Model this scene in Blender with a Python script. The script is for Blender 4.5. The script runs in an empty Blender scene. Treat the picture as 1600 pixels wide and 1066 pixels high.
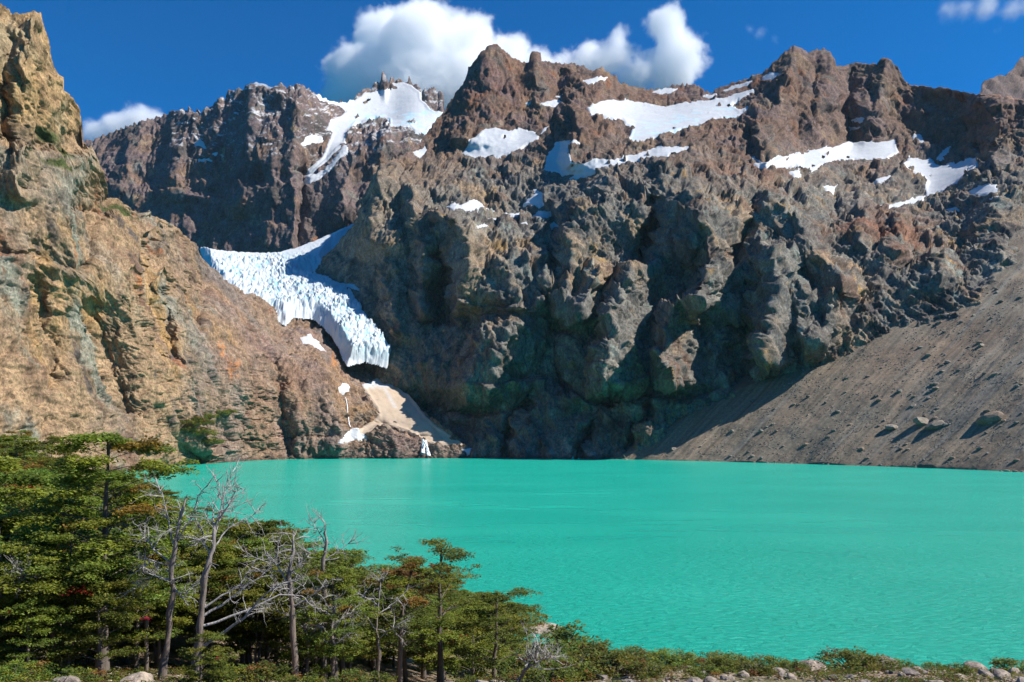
import bpy, math, random
import numpy as np

# ------------------------------------------------------------------ camera, sky, sun, exposure
W0, H0 = 1600.0, 1066.0            # photograph size, used only to turn its pixels into directions
F = 1256.0                         # focal length in photograph pixels
HZ = 683.0                         # row of the horizon
CAMZ = 25.0                        # eye height above the lake (lake = z 0)
sc = bpy.context.scene
cam_d = bpy.data.cameras.new("camera")
cam_d.sensor_width = 36.0
cam_d.lens = 36.0 * F / W0
cam_d.shift_y = (HZ - H0 / 2) / W0
cam_d.clip_start = 0.1
cam_d.clip_end = 40000
cam = bpy.data.objects.new("camera", cam_d)
sc.collection.objects.link(cam)
cam.location = (0, 0, CAMZ)
cam.rotation_euler = (math.radians(90), 0, 0)
sc.camera = cam

SUN_AZ, SUN_EL = 94.0, 45.0        # clockwise from the view direction (+Y), and height
wd = bpy.data.worlds.new("World")
sc.world = wd
wd.use_nodes = True
nt = wd.node_tree
bg = nt.nodes["Background"]
sky = nt.nodes.new("ShaderNodeTexSky")
sky.sky_type = 'NISHITA'
sky.sun_disc = False
sky.sun_elevation = math.radians(SUN_EL)
sky.sun_rotation = math.radians(SUN_AZ)
sky.altitude = 1500
sky.air_density = 1.0
sky.dust_density = 0.2
sky.ozone_density = 3.0
hs = nt.nodes.new("ShaderNodeHueSaturation")
hs.inputs['Saturation'].default_value = 1.12
hs.inputs['Value'].default_value = 1.0
nt.links.new(sky.outputs[0], hs.inputs['Color'])
tint = nt.nodes.new("ShaderNodeMix"); tint.data_type = 'RGBA'; tint.blend_type = 'MULTIPLY'
tint.inputs[0].default_value = 1.0
tint.inputs[7].default_value = (0.0, 0.62, 1.02, 1)
nt.links.new(hs.outputs[0], tint.inputs[6])
nt.links.new(tint.outputs[2], bg.inputs[0])
bg.inputs[1].default_value = 0.072

sd = bpy.data.lights.new("sun", 'SUN')
sd.energy = 4.2
sd.angle = math.radians(0.5)
sd.color = (1.0, 0.95, 0.87)
sun = bpy.data.objects.new("sun", sd)
sc.collection.objects.link(sun)
sun.rotation_euler = (math.radians(90 - SUN_EL), 0, math.radians(180 - SUN_AZ) )
sc.view_settings.view_transform = 'Standard'
sc.view_settings.look = 'None'
sc.view_settings.gamma = 1
sc.view_settings.exposure = 0.92
sc.cycles.volume_bounces = 32
sc.cycles.max_bounces = 32
sc.cycles.glossy_bounces = 4
sc.cycles.transmission_bounces = 8
sc.cycles.diffuse_bounces = 3
sc.cycles.transparent_max_bounces = 8

# ------------------------------------------------------------------ helpers
rng = np.random.default_rng(7)
random.seed(7)
_perm = np.random.default_rng(1).permutation(256).astype(np.int32)
_perm = np.concatenate([_perm, _perm, _perm])
_g = np.random.default_rng(2).normal(size=(256, 3)); _g /= np.linalg.norm(_g, axis=1)[:, None]
_g = _g.astype(np.float32)
_gx, _gy, _gz = [np.ascontiguousarray(_g[:, k]) for k in range(3)]


def pn(x, y, z):
    """Perlin noise, about -1..1"""
    x = np.asarray(x, np.float32); y = np.asarray(y, np.float32); z = np.asarray(z, np.float32)
    x, y, z = np.broadcast_arrays(x, y, z)
    xi = np.floor(x).astype(np.int32); yi = np.floor(y).astype(np.int32); zi = np.floor(z).astype(np.int32)
    xf = x - xi; yf = y - yi; zf = z - zi
    xi &= 255; yi &= 255; zi &= 255
    u = xf * xf * xf * (xf * (xf * 6 - 15) + 10); v = yf * yf * yf * (yf * (yf * 6 - 15) + 10); w = zf * zf * zf * (zf * (zf * 6 - 15) + 10)
    out = 0
    for dx in (0, 1):
        wx = u if dx else 1 - u
        a = _perm[xi + dx]
        for dy in (0, 1):
            wy = v if dy else 1 - v
            b = _perm[a + yi + dy]
            for dz in (0, 1):
                wz = w if dz else 1 - w
                h = _perm[b + zi + dz]
                out = out + wx * wy * wz * (_gx[h] * (xf - dx) + _gy[h] * (yf - dy) + _gz[h] * (zf - dz))
    return out * 1.6


def fbm(x, y, z, octv=4, gain=0.5, lac=2.03):
    a, s, t = 1.0, 0, 0
    for i in range(octv):
        s = s + a * pn(x + 17.3 * i, y - 9.1 * i, z + 5.7 * i); t += a
        x, y, z, a = x * lac, y * lac, z * lac, a * gain
    return s / t


def ridged(x, y, z, octv=4, gain=0.5, lac=2.1):
    a, s, t, prev = 1.0, 0, 0, 1.0
    for i in range(octv):
        n = 1 - np.abs(pn(x + 31.7 * i, y + 11.9 * i, z - 7.3 * i)) * 1.25
        n = np.clip(n, 0, 1) ** 2
        s = s + a * n * prev; t += a
        prev = np.clip(n * 1.4, 0.25, 1)
        x, y, z, a = x * lac, y * lac, z * lac, a * gain
    return s / t


def cells(x, y, seed=0):
    """2-D Worley: distance to nearest and second nearest point, and an id value of the nearest cell"""
    x = np.asarray(x, np.float32); y = np.asarray(y, np.float32)
    xi = np.floor(x).astype(np.int32); yi = np.floor(y).astype(np.int32)
    f1 = np.full(x.shape, 9.0); f2 = np.full(x.shape, 9.0); idv = np.zeros(x.shape)
    for dx in (-1, 0, 1):
        for dy in (-1, 0, 1):
            cx, cy = xi + dx, yi + dy
            h = _perm[_perm[(cx + seed) & 255] + (cy & 255)]
            h2 = _perm[h + 57]
            d = np.hypot(cx + 0.1 + 0.8 * h / 255 - x, cy + 0.1 + 0.8 * h2 / 255 - y)
            m = d < f1
            f2 = np.where(m, f1, np.minimum(f2, d)); idv = np.where(m, _perm[h2 + 91] / 255.0, idv); f1 = np.where(m, d, f1)
    return f1, f2, idv


def facets(x, y, seed, tilt=1.0):
    """broken rock: every cell is a tilted plane with its own offset"""
    x = np.asarray(x, np.float32); y = np.asarray(y, np.float32)
    xi = np.floor(x).astype(np.int32); yi = np.floor(y).astype(np.int32)
    f1 = np.full(x.shape, 9.0, np.float32); out = np.zeros(x.shape, np.float32)
    for dx in (-1, 0, 1):
        for dy in (-1, 0, 1):
            cx, cy = xi + dx, yi + dy
            h = _perm[_perm[(cx + seed) & 255] + (cy & 255)]
            h2 = _perm[h + 57]; h3 = _perm[h2 + 91]; h4 = _perm[h3 + 33]; h5 = _perm[h4 + 71]
            ox = x - (cx + 0.1 + 0.8 * h / 255); oy = y - (cy + 0.1 + 0.8 * h2 / 255)
            d = ox * ox + oy * oy
            val = (h3 / 255.0 - 0.5) + tilt * (ox * (h4 / 127.5 - 1) + oy * (h5 / 127.5 - 1))
            m = d < f1
            out = np.where(m, val, out); f1 = np.where(m, d, f1)
    return out


def tps(pts, smooth=0.0):
    """thin-plate spline through scattered (a, b, value)"""
    p = np.array(pts, float); c = p[:, :2] / 300.0; v = p[:, 2]
    n = len(p)
    r = np.hypot(c[:, None, 0] - c[None, :, 0], c[:, None, 1] - c[None, :, 1])
    K = np.where(r > 0, r * r * np.log(r + 1e-12), 0) + smooth * np.eye(n)
    Pm = np.c_[np.ones(n), c]
    A = np.block([[K, Pm], [Pm.T, np.zeros((3, 3))]])
    s = np.linalg.solve(A, np.r_[v, 0, 0, 0])

    def f(a, b):
        a = np.asarray(a, float) / 300.0; b = np.asarray(b, float) / 300.0
        o = s[n] + s[n + 1] * a + s[n + 2] * b
        for i in range(n):
            q = (a - c[i, 0]) ** 2 + (b - c[i, 1]) ** 2
            o = o + s[i] * 0.5 * q * np.log(q + 1e-12)
        return o
    return f


def pos(px, py, D):
    """photograph direction + distance along the ground -> world point"""
    px = np.asarray(px, float); py = np.asarray(py, float); D = np.asarray(D, float)
    return np.stack(np.broadcast_arrays((px - W0 / 2) / F * D, D, CAMZ + (HZ - py) / F * D), -1)


def sstep(a, b, x):
    t = np.clip((x - a) / (b - a), 0, 1)
    return t * t * (3 - 2 * t)


def poly_sd(px, py, poly):
    """signed distance to a polygon, positive inside"""
    q = np.array(poly, float)
    if px.size > 20000:                       # only near the polygon
        near = (px > q[:, 0].min() - 30) & (px < q[:, 0].max() + 30) & (py > q[:, 1].min() - 30) & (py < q[:, 1].max() + 30)
        out = np.full(px.shape, -30.0)
        sub = near.ravel().nonzero()[0]
        for k0 in range(0, len(sub), 15000):
            ii = sub[k0:k0 + 15000]
            out.ravel()[ii] = poly_sd(px.ravel()[ii], py.ravel()[ii], poly)
        return out
    d = np.full(px.shape, 1e9); ins = np.zeros(px.shape, bool)
    for i in range(len(q)):
        (x1, y1), (x2, y2) = q[i], q[(i + 1) % len(q)]
        ex, ey = x2 - x1, y2 - y1
        t = np.clip(((px - x1) * ex + (py - y1) * ey) / (ex * ex + ey * ey + 1e-9), 0, 1)
        d = np.minimum(d, np.hypot(px - x1 - t * ex, py - y1 - t * ey))
        if y1 != y2:
            ins ^= ((y1 > py) != (y2 > py)) & (px < (x2 - x1) * (py - y1) / (y2 - y1) + x1)
    return np.where(ins, d, -d)


def interp(line, x):
    l = np.array(line, float)
    return np.interp(x, l[:, 0], l[:, 1])


def link(o, parent=None):
    sc.collection.objects.link(o)
    if parent: o.parent = parent
    return o


def tag(o, label=None, cat=None, group=None, kind=None):
    if label: o['label'] = label
    if cat: o['category'] = cat
    if group: o['group'] = group
    if kind: o['kind'] = kind
    return o


def mesh_obj(name, V, Fc, mat, parent=None, smooth=True, col=None, attr=None):
    """V (n,3); Fc (m,3) or (m,4)"""
    me = bpy.data.meshes.new(name)
    V = np.asarray(V, np.float32).reshape(-1, 3); Fc = np.asarray(Fc, np.int32)
    k = Fc.shape[1]
    me.vertices.add(len(V)); me.vertices.foreach_set('co', V.ravel())
    me.loops.add(Fc.size); me.loops.foreach_set('vertex_index', Fc.ravel())
    me.polygons.add(len(Fc)); me.polygons.foreach_set('loop_start', np.arange(0, Fc.size, k, dtype=np.int32))
    if smooth: me.polygons.foreach_set('use_smooth', np.ones(len(Fc), bool))
    if col is not None:
        a = me.color_attributes.new('Col', 'FLOAT_COLOR', 'POINT')
        c = np.ones((len(V), 4), np.float32); c[:, :3] = col
        a.data.foreach_set('color', c.ravel())
    me.update(calc_edges=True); me.validate()
    me.materials.append(mat)
    return link(bpy.data.objects.new(name, me), parent)


def grid_faces(nr, nc):
    i = np.arange(nr * nc).reshape(nr, nc)
    return np.stack([i[:-1, :-1], i[:-1, 1:], i[1:, 1:], i[1:, :-1]], -1).reshape(-1, 4)


def normals(P):
    a = np.gradient(P, axis=1); b = np.gradient(P, axis=0)
    n = np.cross(a, b); n /= np.linalg.norm(n, axis=-1)[..., None] + 1e-9
    flip = (n[..., 1] > 0)
    n[flip] *= -1
    return n


def blur(a, k):
    for _ in range(2):
        for ax in (0, 1):
            c = np.cumsum(np.concatenate([np.repeat(np.take(a, [0], ax), k + 1, ax), a, np.repeat(np.take(a, [-1], ax), k, ax)], ax), ax)
            n = a.shape[ax]
            a = (np.take(c, np.arange(2 * k + 1, 2 * k + 1 + n), ax) - np.take(c, np.arange(0, n), ax)) / (2 * k + 1)
    return a


# ------------------------------------------------------------------ materials
def new_mat(name):
    m = bpy.data.materials.new(name); m.use_nodes = True
    return m, m.node_tree.nodes, m.node_tree.links, m.node_tree.nodes['Principled BSDF']


def N(nodes, t, **kw):
    n = nodes.new(t)
    for k, v in kw.items():
        if hasattr(n, k): setattr(n, k, v)
        else: n.inputs[k].default_value = v
    return n


def ramp(nodes, links, fac, stops):
    r = nodes.new('ShaderNodeValToRGB')
    el = r.color_ramp.elements
    while len(el) < len(stops): el.new(0.5)
    for e, (p, c) in zip(el, stops):
        e.position = p; e.color = (*c, 1) if len(c) == 3 else c
    links.new(fac, r.inputs[0])
    return r


def rock_mat(name, s=1.0, bump=1.0, contrast=0.5, rough=0.9, streak=1.0):
    """colour zones come from the Col attribute; grain, cracks and fine relief from noise. s = metres of the coarsest grain"""
    m, n, l, p = new_mat(name)
    at = N(n, 'ShaderNodeAttribute', attribute_name='Col')
    tc = N(n, 'ShaderNodeNewGeometry')
    mp = N(n, 'ShaderNodeMapping'); mp.inputs['Scale'].default_value = (1 / s, 1 / s, 0.6 / s)
    l.new(tc.outputs['Position'], mp.inputs[0])
    n1 = N(n, 'ShaderNodeTexNoise', Scale=1.0, Detail=9.0, Roughness=0.74, Distortion=0.2); l.new(mp.outputs[0], n1.inputs['Vector'])
    n2 = N(n, 'ShaderNodeTexNoise', Scale=6.0, Detail=5.0, Roughness=0.75); l.new(mp.outputs[0], n2.inputs['Vector'])
    r1 = ramp(n, l, n1.outputs[0], [(0.33, (1 - contrast,) * 3), (0.5, (1.0, 1.0, 1.0)), (0.67, (1 + contrast * 0.9,) * 3)])
    r2 = ramp(n, l, n2.outputs[0], [(0.36, (0.5, 0.5, 0.52)), (0.5, (1, 1, 1)), (0.64, (1.5, 1.46, 1.4))])
    mx = N(n, 'ShaderNodeMix', data_type='RGBA', blend_type='MULTIPLY'); mx.inputs[0].default_value = 1
    l.new(at.outputs['Color'], mx.inputs[6]); l.new(r1.outputs[0], mx.inputs[7])
    mx2 = N(n, 'ShaderNodeMix', data_type='RGBA', blend_type='MULTIPLY'); mx2.inputs[0].default_value = 1
    l.new(mx.outputs[2], mx2.inputs[6]); l.new(r2.outputs[0], mx2.inputs[7])
    mp3 = N(n, 'ShaderNodeMapping'); mp3.inputs['Scale'].default_value = (2.2 / s, 2.2 / s, 0.35 / s); mp3.inputs['Rotation'].default_value = (0.1, 0.25, 0)
    l.new(tc.outputs['Position'], mp3.inputs[0])
    n3 = N(n, 'ShaderNodeTexNoise', Scale=1.0, Detail=6.0, Roughness=0.7); l.new(mp3.outputs[0], n3.inputs['Vector'])
    r3 = ramp(n, l, n3.outputs[0], [(0.32, (0.6, 0.58, 0.57)), (0.46, (1, 1, 1)), (0.6, (1, 1, 1)), (0.74, (1.3, 1.27, 1.22))])
    mx3 = N(n, 'ShaderNodeMix', data_type='RGBA', blend_type='MULTIPLY'); mx3.inputs[0].default_value = streak
    l.new(mx2.outputs[2], mx3.inputs[6]); l.new(r3.outputs[0], mx3.inputs[7])
    l.new(mx3.outputs[2], p.inputs['Base Color'])
    p.inputs['Roughness'].default_value = rough
    p.inputs['Specular IOR Level'].default_value = 0.2
    b1 = N(n, 'ShaderNodeBump', Strength=0.6 * bump, Distance=0.14 * s); l.new(n1.outputs[0], b1.inputs['Height'])
    b2 = N(n, 'ShaderNodeBump', Strength=0.9 * bump, Distance=0.05 * s); l.new(n2.outputs[0], b2.inputs['Height'])
    l.new(b1.outputs[0], b2.inputs['Normal']); l.new(b2.outputs[0], p.inputs['Normal'])
    return m


M_ROCK = rock_mat('mountain_rock', 14.0, 1.2, 0.6)
M_CLIFF = rock_mat('cliff_rock', 9.0, 1.2, 0.65)
M_BACK = rock_mat('far_rock', 24.0, 1.0, 0.5)
M_SCREE = rock_mat('scree_rubble', 3.0, 0.8, 0.3, streak=0.2)
M_BOULDER = rock_mat('boulder_rock', 1.2, 0.8, 0.4)
M_SOIL = rock_mat('shore_soil', 0.5, 0.9, 0.5)


def snow_mat(name, col, blue=None):
    m, n, l, p = new_mat(name)
    at = N(n, 'ShaderNodeAttribute', attribute_name='Col')
    g = N(n, 'ShaderNodeNewGeometry')
    n1 = N(n, 'ShaderNodeTexNoise', Scale=0.12, Detail=7.0, Roughness=0.65); l.new(g.outputs['Position'], n1.inputs['Vector'])
    r = ramp(n, l, n1.outputs[0], [(0.3, (0.86, 0.88, 0.9)), (0.6, (1, 1, 1))])
    mx = N(n, 'ShaderNodeMix', data_type='RGBA', blend_type='MULTIPLY'); mx.inputs[0].default_value = 1
    l.new(at.outputs['Color'], mx.inputs[6]); l.new(r.outputs[0], mx.inputs[7])
    l.new(mx.outputs[2], p.inputs['Base Color'])
    p.inputs['Roughness'].default_value = 0.6
    p.inputs['Specular IOR Level'].default_value = 0.3
    b = N(n, 'ShaderNodeBump', Strength=0.5, Distance=1.5); l.new(n1.outputs[0], b.inputs['Height']); l.new(b.outputs[0], p.inputs['Normal'])
    return m


M_SNOW = snow_mat('snow', (0.85, 0.87, 0.9))

# ------------------------------------------------------------------ palettes (real base colours)
BROWN = np.array([0.185, 0.118, 0.082]); TAN = np.array([0.30, 0.215, 0.135]); GREY = np.array([0.165, 0.155, 0.135])
GREEN = np.array([0.135, 0.145, 0.115]); DARK = np.array([0.07, 0.06, 0.055]); RUST = np.array([0.26, 0.115, 0.055])
OCHRE = np.array([0.42, 0.27, 0.115]); PALE = np.array([0.36, 0.32, 0.255]); MAUVE = np.array([0.20, 0.145, 0.135]); MOSS = np.array([0.055, 0.065, 0.02])
BROWN, TAN, GREY, GREEN, RUST, OCHRE, PALE, MAUVE = [q * 0.80 for q in (BROWN, TAN, GREY, GREEN, RUST, OCHRE, PALE, MAUVE)]


def mixc(a, b, t):
    return a * (1 - t[..., None]) + b * t[..., None]


# ------------------------------------------------------------------ shoreline of the far side (photograph column -> distance)
SHORE = [(-400, 520), (150, 560), (250, 654), (320, 757), (419, 885), (530, 937), (660, 951), (800, 935), (960, 905), (1100, 832), (1300, 722), (1600, 571), (1800, 500), (2300, 400), (3000, 330)]


def shore_d(px):
    return interp(SHORE, px)


def build_sheet(px0, px1, step, skyline, bottom, dfun, nback=8, back=(55, 60), sky_jag=0):
    """rows from the foot (photograph row `bottom`) to the skyline, then over the top and down the far side.
    returns PX, PY (rows, cols), base points and the number of front rows"""
    px = np.arange(px0, px1 + step, step)
    top = interp(skyline, px)
    jag = sky_jag * (ridged(px / 13, 0 * px, 0 * px + px0, 3) - 0.45) + 0.5 * sky_jag * pn(px / 4, 0 * px, 0 * px)
    bot = interp(bottom, px) if isinstance(bottom, list) else np.full(px.shape, float(bottom))
    nr = int(np.max(bot - top) / step) + 2
    t = np.linspace(0, 1, nr)[:, None]
    PX = np.repeat(px[None], nr, 0)
    kk = np.ones(31) / 31.0
    tops = np.convolve(np.pad(top, 15, mode='edge'), kk, 'valid')
    tops = np.convolve(np.pad(tops, 15, mode='edge'), kk, 'valid')
    near = np.clip(1 - (1 - t) * (bot - tops)[None] / 26.0, 0, 1)
    PY = bot[None] * (1 - t) + tops[None] * t + (top - tops)[None] * near - jag[None] * np.clip(1 - (1 - t) * (bot - tops)[None] / 8.0, 0, 1)
    # the spline is smooth: evaluate it on a coarse lattice and fill in between
    gx = np.arange(px0 - 6, px1 + 18, 6.0); gy = np.arange(PY.min() - 6, PY.max() + 18, 6.0)
    Dc = dfun(*np.meshgrid(gx, gy))
    fx = (PX - gx[0]) / 6; fy = (PY - gy[0]) / 6
    ix = fx.astype(int); iy = fy.astype(int); fx = fx - ix; fy = fy - iy
    D = (Dc[iy, ix] * (1 - fx) + Dc[iy, ix + 1] * fx) * (1 - fy) + (Dc[iy + 1, ix] * (1 - fx) + Dc[iy + 1, ix + 1] * fx) * fy
    return PX, PY, D


def add_back(P, nb, dy, dz):
    """carry the surface over the crest and down behind it"""
    last = P[-1]
    rad = last.copy(); rad[:, 2] = 0; rad /= rad[:, 1:2]
    rows = [last + rad * (dy * (k + 1)) + np.array([0, 0, -dz * (k + 1) ** 1.15 + 0.3 * dz]) for k in range(nb)]
    return np.concatenate([P, np.stack(rows)], 0)


def ridge(D, PX, PY, pts, amp, wl, wr, soft=30):
    """a rib standing amp metres proud; wl / wr = width in columns of its left and right flank (negative amp: a gully)"""
    q = np.array(sorted(pts, key=lambda a: a[1]), float)
    y0, y1 = q[0, 1], q[-1, 1]
    x = np.interp(PY, q[:, 1], q[:, 0])
    d = PX - x
    tent = np.clip(1 - np.where(d < 0, -d / wl, d / wr), 0, 1)
    tent = tent ** 1.1
    fade = sstep(y0 - soft * 0.4, y0 + soft * 0.3, PY) * (1 - sstep(y1 - soft * 0.2, y1 + soft, PY))
    return D - amp * tent * fade


def ledge(D, PX, PY, pts, amp, decay, soft=40):
    """above the line the face steps back by amp metres"""
    q = np.array(sorted(pts), float)
    y = np.interp(PX, q[:, 0], q[:, 1])
    h = y - PY
    fade = sstep(q[0, 0] - soft, q[0, 0] + soft * 0.3, PX) * (1 - sstep(q[-1, 0] - soft * 0.3, q[-1, 0] + soft, PX))
    return D + amp * fade * np.where(h > 0, sstep(0, 5, h) * np.exp(-np.clip(h, 0, None) / decay), 0)


# ------------------------------------------------------------------ LAKE
m, n, l, p = new_mat('glacial_water')
p.inputs['Base Color'].default_value = (0.008, 0.50, 0.375, 1)
p.inputs['Roughness'].default_value = 0.22
p.inputs['IOR'].default_value = 1.33
p.inputs['Specular IOR Level'].default_value = 0.22
g = N(n, 'ShaderNodeNewGeometry')
mp = N(n, 'ShaderNodeMapping'); mp.inputs['Scale'].default_value = (0.45, 1.15, 1); mp.inputs['Rotation'].default_value = (0, 0, 0.3)
l.new(g.outputs['Position'], mp.inputs[0])
w1 = N(n, 'ShaderNodeTexNoise', Scale=1.0, Detail=6.0, Roughness=0.62, Distortion=0.5); l.new(mp.outputs[0], w1.inputs['Vector'])
mp2 = N(n, 'ShaderNodeMapping'); mp2.inputs['Scale'].default_value = (0.012, 0.022, 1); l.new(g.outputs['Position'], mp2.inputs[0])
w2 = N(n, 'ShaderNodeTexNoise', Scale=1.0, Detail=4.0, Roughness=0.55); l.new(mp2.outputs[0], w2.inputs['Vector'])
b = N(n, 'ShaderNodeBump', Strength=1.0, Distance=1.0); l.new(w1.outputs[0], b.inputs['Height'])
b2 = N(n, 'ShaderNodeBump', Strength=0.5, Distance=1.2); l.new(w2.outputs[0], b2.inputs['Height']); l.new(b.outputs[0], b2.inputs['Normal'])
l.new(b2.outputs[0], p.inputs['Normal'])
r = ramp(n, l, w2.outputs[0], [(0.35, (0.010, 0.365, 0.268)), (0.65, (0.019, 0.415, 0.308))])
l.new(r.outputs[0], p.inputs['Base Color'])
M_WATER = m
xs = np.linspace(-900, 1500, 25); ys = np.linspace(25, 1400, 25)
X, Y = np.meshgrid(xs, ys)
tag(mesh_obj('lake', np.stack([X, Y, 0 * X], -1), grid_faces(25, 25), M_WATER), kind='structure')

# ------------------------------------------------------------------ BACK MOUNTAIN (left, far) with the snow dome
sky_back = [(40, 330), (90, 262), (120, 238), (138, 225), (150, 221), (162, 214), (175, 210), (190, 200), (203, 197), (215, 192), (228, 194), (236, 193), (248, 186), (262, 184), (270, 178), (284, 178), (297, 172),
            (305, 176), (318, 180), (330, 170), (345, 158), (352, 157), (362, 147), (380, 140), (398, 132), (412, 136), (430, 141), (447, 139), (465, 138), (490, 141), (498, 150), (506, 157), (525, 163), (540, 164),
            (553, 157), (556, 150), (570, 143), (580, 138), (586, 130), (594, 128), (597, 120), (602, 120), (606, 133), (612, 128), (625, 126), (632, 131), (637, 130), (640, 123), (645, 131), (655, 135), (660, 143),
            (668, 145), (684, 147), (687, 152), (691, 154), (692, 170), (690, 180), (710, 200), (760, 240), (800, 300)]
cp = []
for x in (60, 160, 260, 360, 460, 560, 660, 760):
    cp += [(x, 425, 2330 - 0.75 * (x - 60) if x < 470 else 2020), (x, 330, 2480 - 0.8 * (x - 60) if x < 470 else 2150)]
cp += [(60, 240, 2800), (160, 215, 2780), (260, 185, 2740), (360, 148, 2640), (400, 132, 2600), (480, 140, 2500), (530, 163, 2700), (600, 135, 2900), (650, 140, 2900), (690, 170, 2800), (760, 240, 2700),
       (160, 270, 2560), (260, 260, 2480), (360, 230, 2400), (440, 220, 2300), (440, 170, 2400), (530, 215, 2400), (500, 260, 2260), (600, 205, 2420), (600, 192, 2560), (640, 200, 2450), (680, 215, 2450), (580, 260, 2280), (640, 260, 2280),
       (550, 190, 2560), (620, 170, 2750)]
f_back = tps(cp, 1e-4)
PX, PY, D = build_sheet(60, 760, 1.5, sky_back, 425, f_back, sky_jag=3.0)
for pts, a, wl, wr in [([(398, 132), (405, 200), (395, 260), (380, 330)], 60, 50, 40), ([(300, 174), (285, 230), (280, 300)], 60, 40, 40), ([(350, 158), (345, 220), (325, 300)], 50, 40, 30),
                       ([(465, 150), (470, 200), (455, 260), (460, 330), (465, 390)], 60, 50, 30), ([(215, 192), (205, 250), (190, 300)], 60, 40, 40), ([(430, 240), (425, 300), (420, 380)], 40, 40, 30),
                       ([(500, 160), (498, 190)], 40, 30, 20), ([(555, 230), (545, 270), (535, 340)], 70, 40, 60), ([(600, 215), (590, 260), (585, 320)], 50, 25, 40),
                       ([(472, 270), (474, 330), (470, 390)], -60, 10, 14), ([(600, 120), (601, 140)], 40, 7, 7), ([(688, 152), (688, 178)], 40, 25, 10)]:
    D = ridge(D, PX, PY, pts, a, wl, wr)
for pts, a, dc in [([(300, 285), (420, 290), (470, 280)], 35, 30), ([(180, 290), (260, 300), (330, 310)], 40, 30), ([(560, 196), (580, 192), (612, 194)], 60, 40), ([(300, 350), (400, 355), (460, 350)], 25, 25)]:
    D = ledge(D, PX, PY, pts, a, dc)
P = pos(PX, PY, D)
snow_back = {
    'dome': [(497, 150), (506, 156), (530, 162), (556, 160), (572, 150), (586, 146), (606, 142), (612, 136), (630, 131), (642, 136), (655, 146), (660, 160), (672, 174), (690, 182), (688, 190), (676, 200), (664, 211), (650, 208), (642, 200), (628, 202), (612, 202), (609, 190), (598, 183),
             (580, 184), (570, 190), (556, 193), (550, 201), (540, 212), (538, 225), (524, 240), (508, 256), (495, 268), (478, 284), (486, 268), (500, 254), (511, 240), (516, 222), (520, 212), (510, 206), (516, 192), (530, 186), (545, 178), (536, 172), (512, 163)],
    'cap': [(392, 134), (400, 131), (418, 134), (436, 140), (425, 143), (408, 139)],
    'tongue': [(472, 290), (484, 280), (500, 274), (520, 258), (540, 232), (542, 236), (522, 262), (502, 280), (480, 292)],
    'apron': [(478, 216), (486, 212), (500, 214), (506, 222), (498, 228), (486, 226), (474, 230), (470, 226)],
    'fleck': [(306, 226), (314, 220), (320, 226), (324, 234), (314, 233), (305, 232)],
    'fleck2': [(312, 252), (330, 250), (332, 253), (312, 255)],
    'fleck3': [(330, 243), (342, 240), (340, 247)],
}


def rock_relief(P, scale, amp, strata=1.0, dip=0.15):
    """ribs and gullies running up the face, slabs, fractures and bedding, metres along the normal"""
    x, y, z = P[..., 0] / scale, P[..., 1] / scale, P[..., 2] / scale
    w1 = fbm(x * 1.1, y * 1.1, z * 1.1, 3, 0.6)
    w2 = fbm(x * 1.1 + 40, y * 1.1, z * 1.1 + 9, 3, 0.6)
    big = ridged((x + 0.35 * w1) * 0.9, y * 0.4, z * 0.30 + 0.3 * w2, 2) - 0.4
    rib = 1 - 2 * np.abs(pn((x + 0.12 * w2) * 2.4 + 0.9 * z, y * 0.6, z * 0.3 + 3))          # sharp-edged ribs
    rib2 = 1 - 2 * np.abs(pn((x + 0.06 * w1) * 6.5 + 3.0 * z, y * 1.6, z * 0.9 + 8))
    rib3 = 1 - 2 * np.abs(pn((x + 0.05 * w2) * 16 + 4 * z, y * 3, z * 5 + 2))
    xs_, zs_ = x + 0.15 * w1, z + 0.15 * w2
    fa = facets(xs_ * 1.3 + zs_ * 0.25, zs_ * 0.6 - xs_ * 0.2, 11, 0.9)
    fm = facets(xs_ * 2.1 + zs_ * 1.0, zs_ * 1.15 - xs_ * 0.5, 71, 1.3)
    fb = facets(xs_ * 3.4 - zs_ * 0.9, zs_ * 1.7 + xs_ * 0.6, 23, 0.8)
    fc_ = facets(xs_ * 9.0 + zs_ * 2.2, zs_ * 4.2 - xs_ * 1.2, 37, 0.9)
    fd = facets(xs_ * 22.0 - zs_ * 4, zs_ * 12.0, 5, 1.0)
    gul = -np.clip(1 - np.abs(pn(x * 2.0 + 0.7 * w1, y * 0.8, z * 0.45 + w2)) * 8, 0, 1)         # narrow clefts
    where = sstep(-0.15, 0.3, pn(x * 0.8 + 5, y * 0.8, z * 0.9 + 9))
    zz = (z + dip * x + w1 * 0.5) * 7.0
    st = zz - np.floor(zz)
    zz2 = (z + (dip + 0.3) * x + w2 * 0.3 + 0.06 * rib2) * 19.0
    st2 = zz2 - np.floor(zz2)
    strat = 0.5 * (sstep(0, 0.15, st) - st) * where ** 2 + 0.4 * (sstep(0, 0.2, st2) - st2) * where
    rough = 0.6 + 0.4 * sstep(-0.25, 0.25, pn(x * 1.3 - 7, y * 1.3, z * 1.3))                 # some slabs stay smooth
    fine = fbm(x * 16, y * 12, z * 14, 3, 0.7)
    return amp * (0.20 * big + 0.19 * fa + 0.08 * fm + 0.17 * rib), amp * (rough * (0.10 * rib2 + 0.065 * rib3 + 0.10 * fb + 0.10 * fc_ + 0.075 * fd + 0.07 * fine) + 0.11 * gul + 0.15 * strata * strat)


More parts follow.
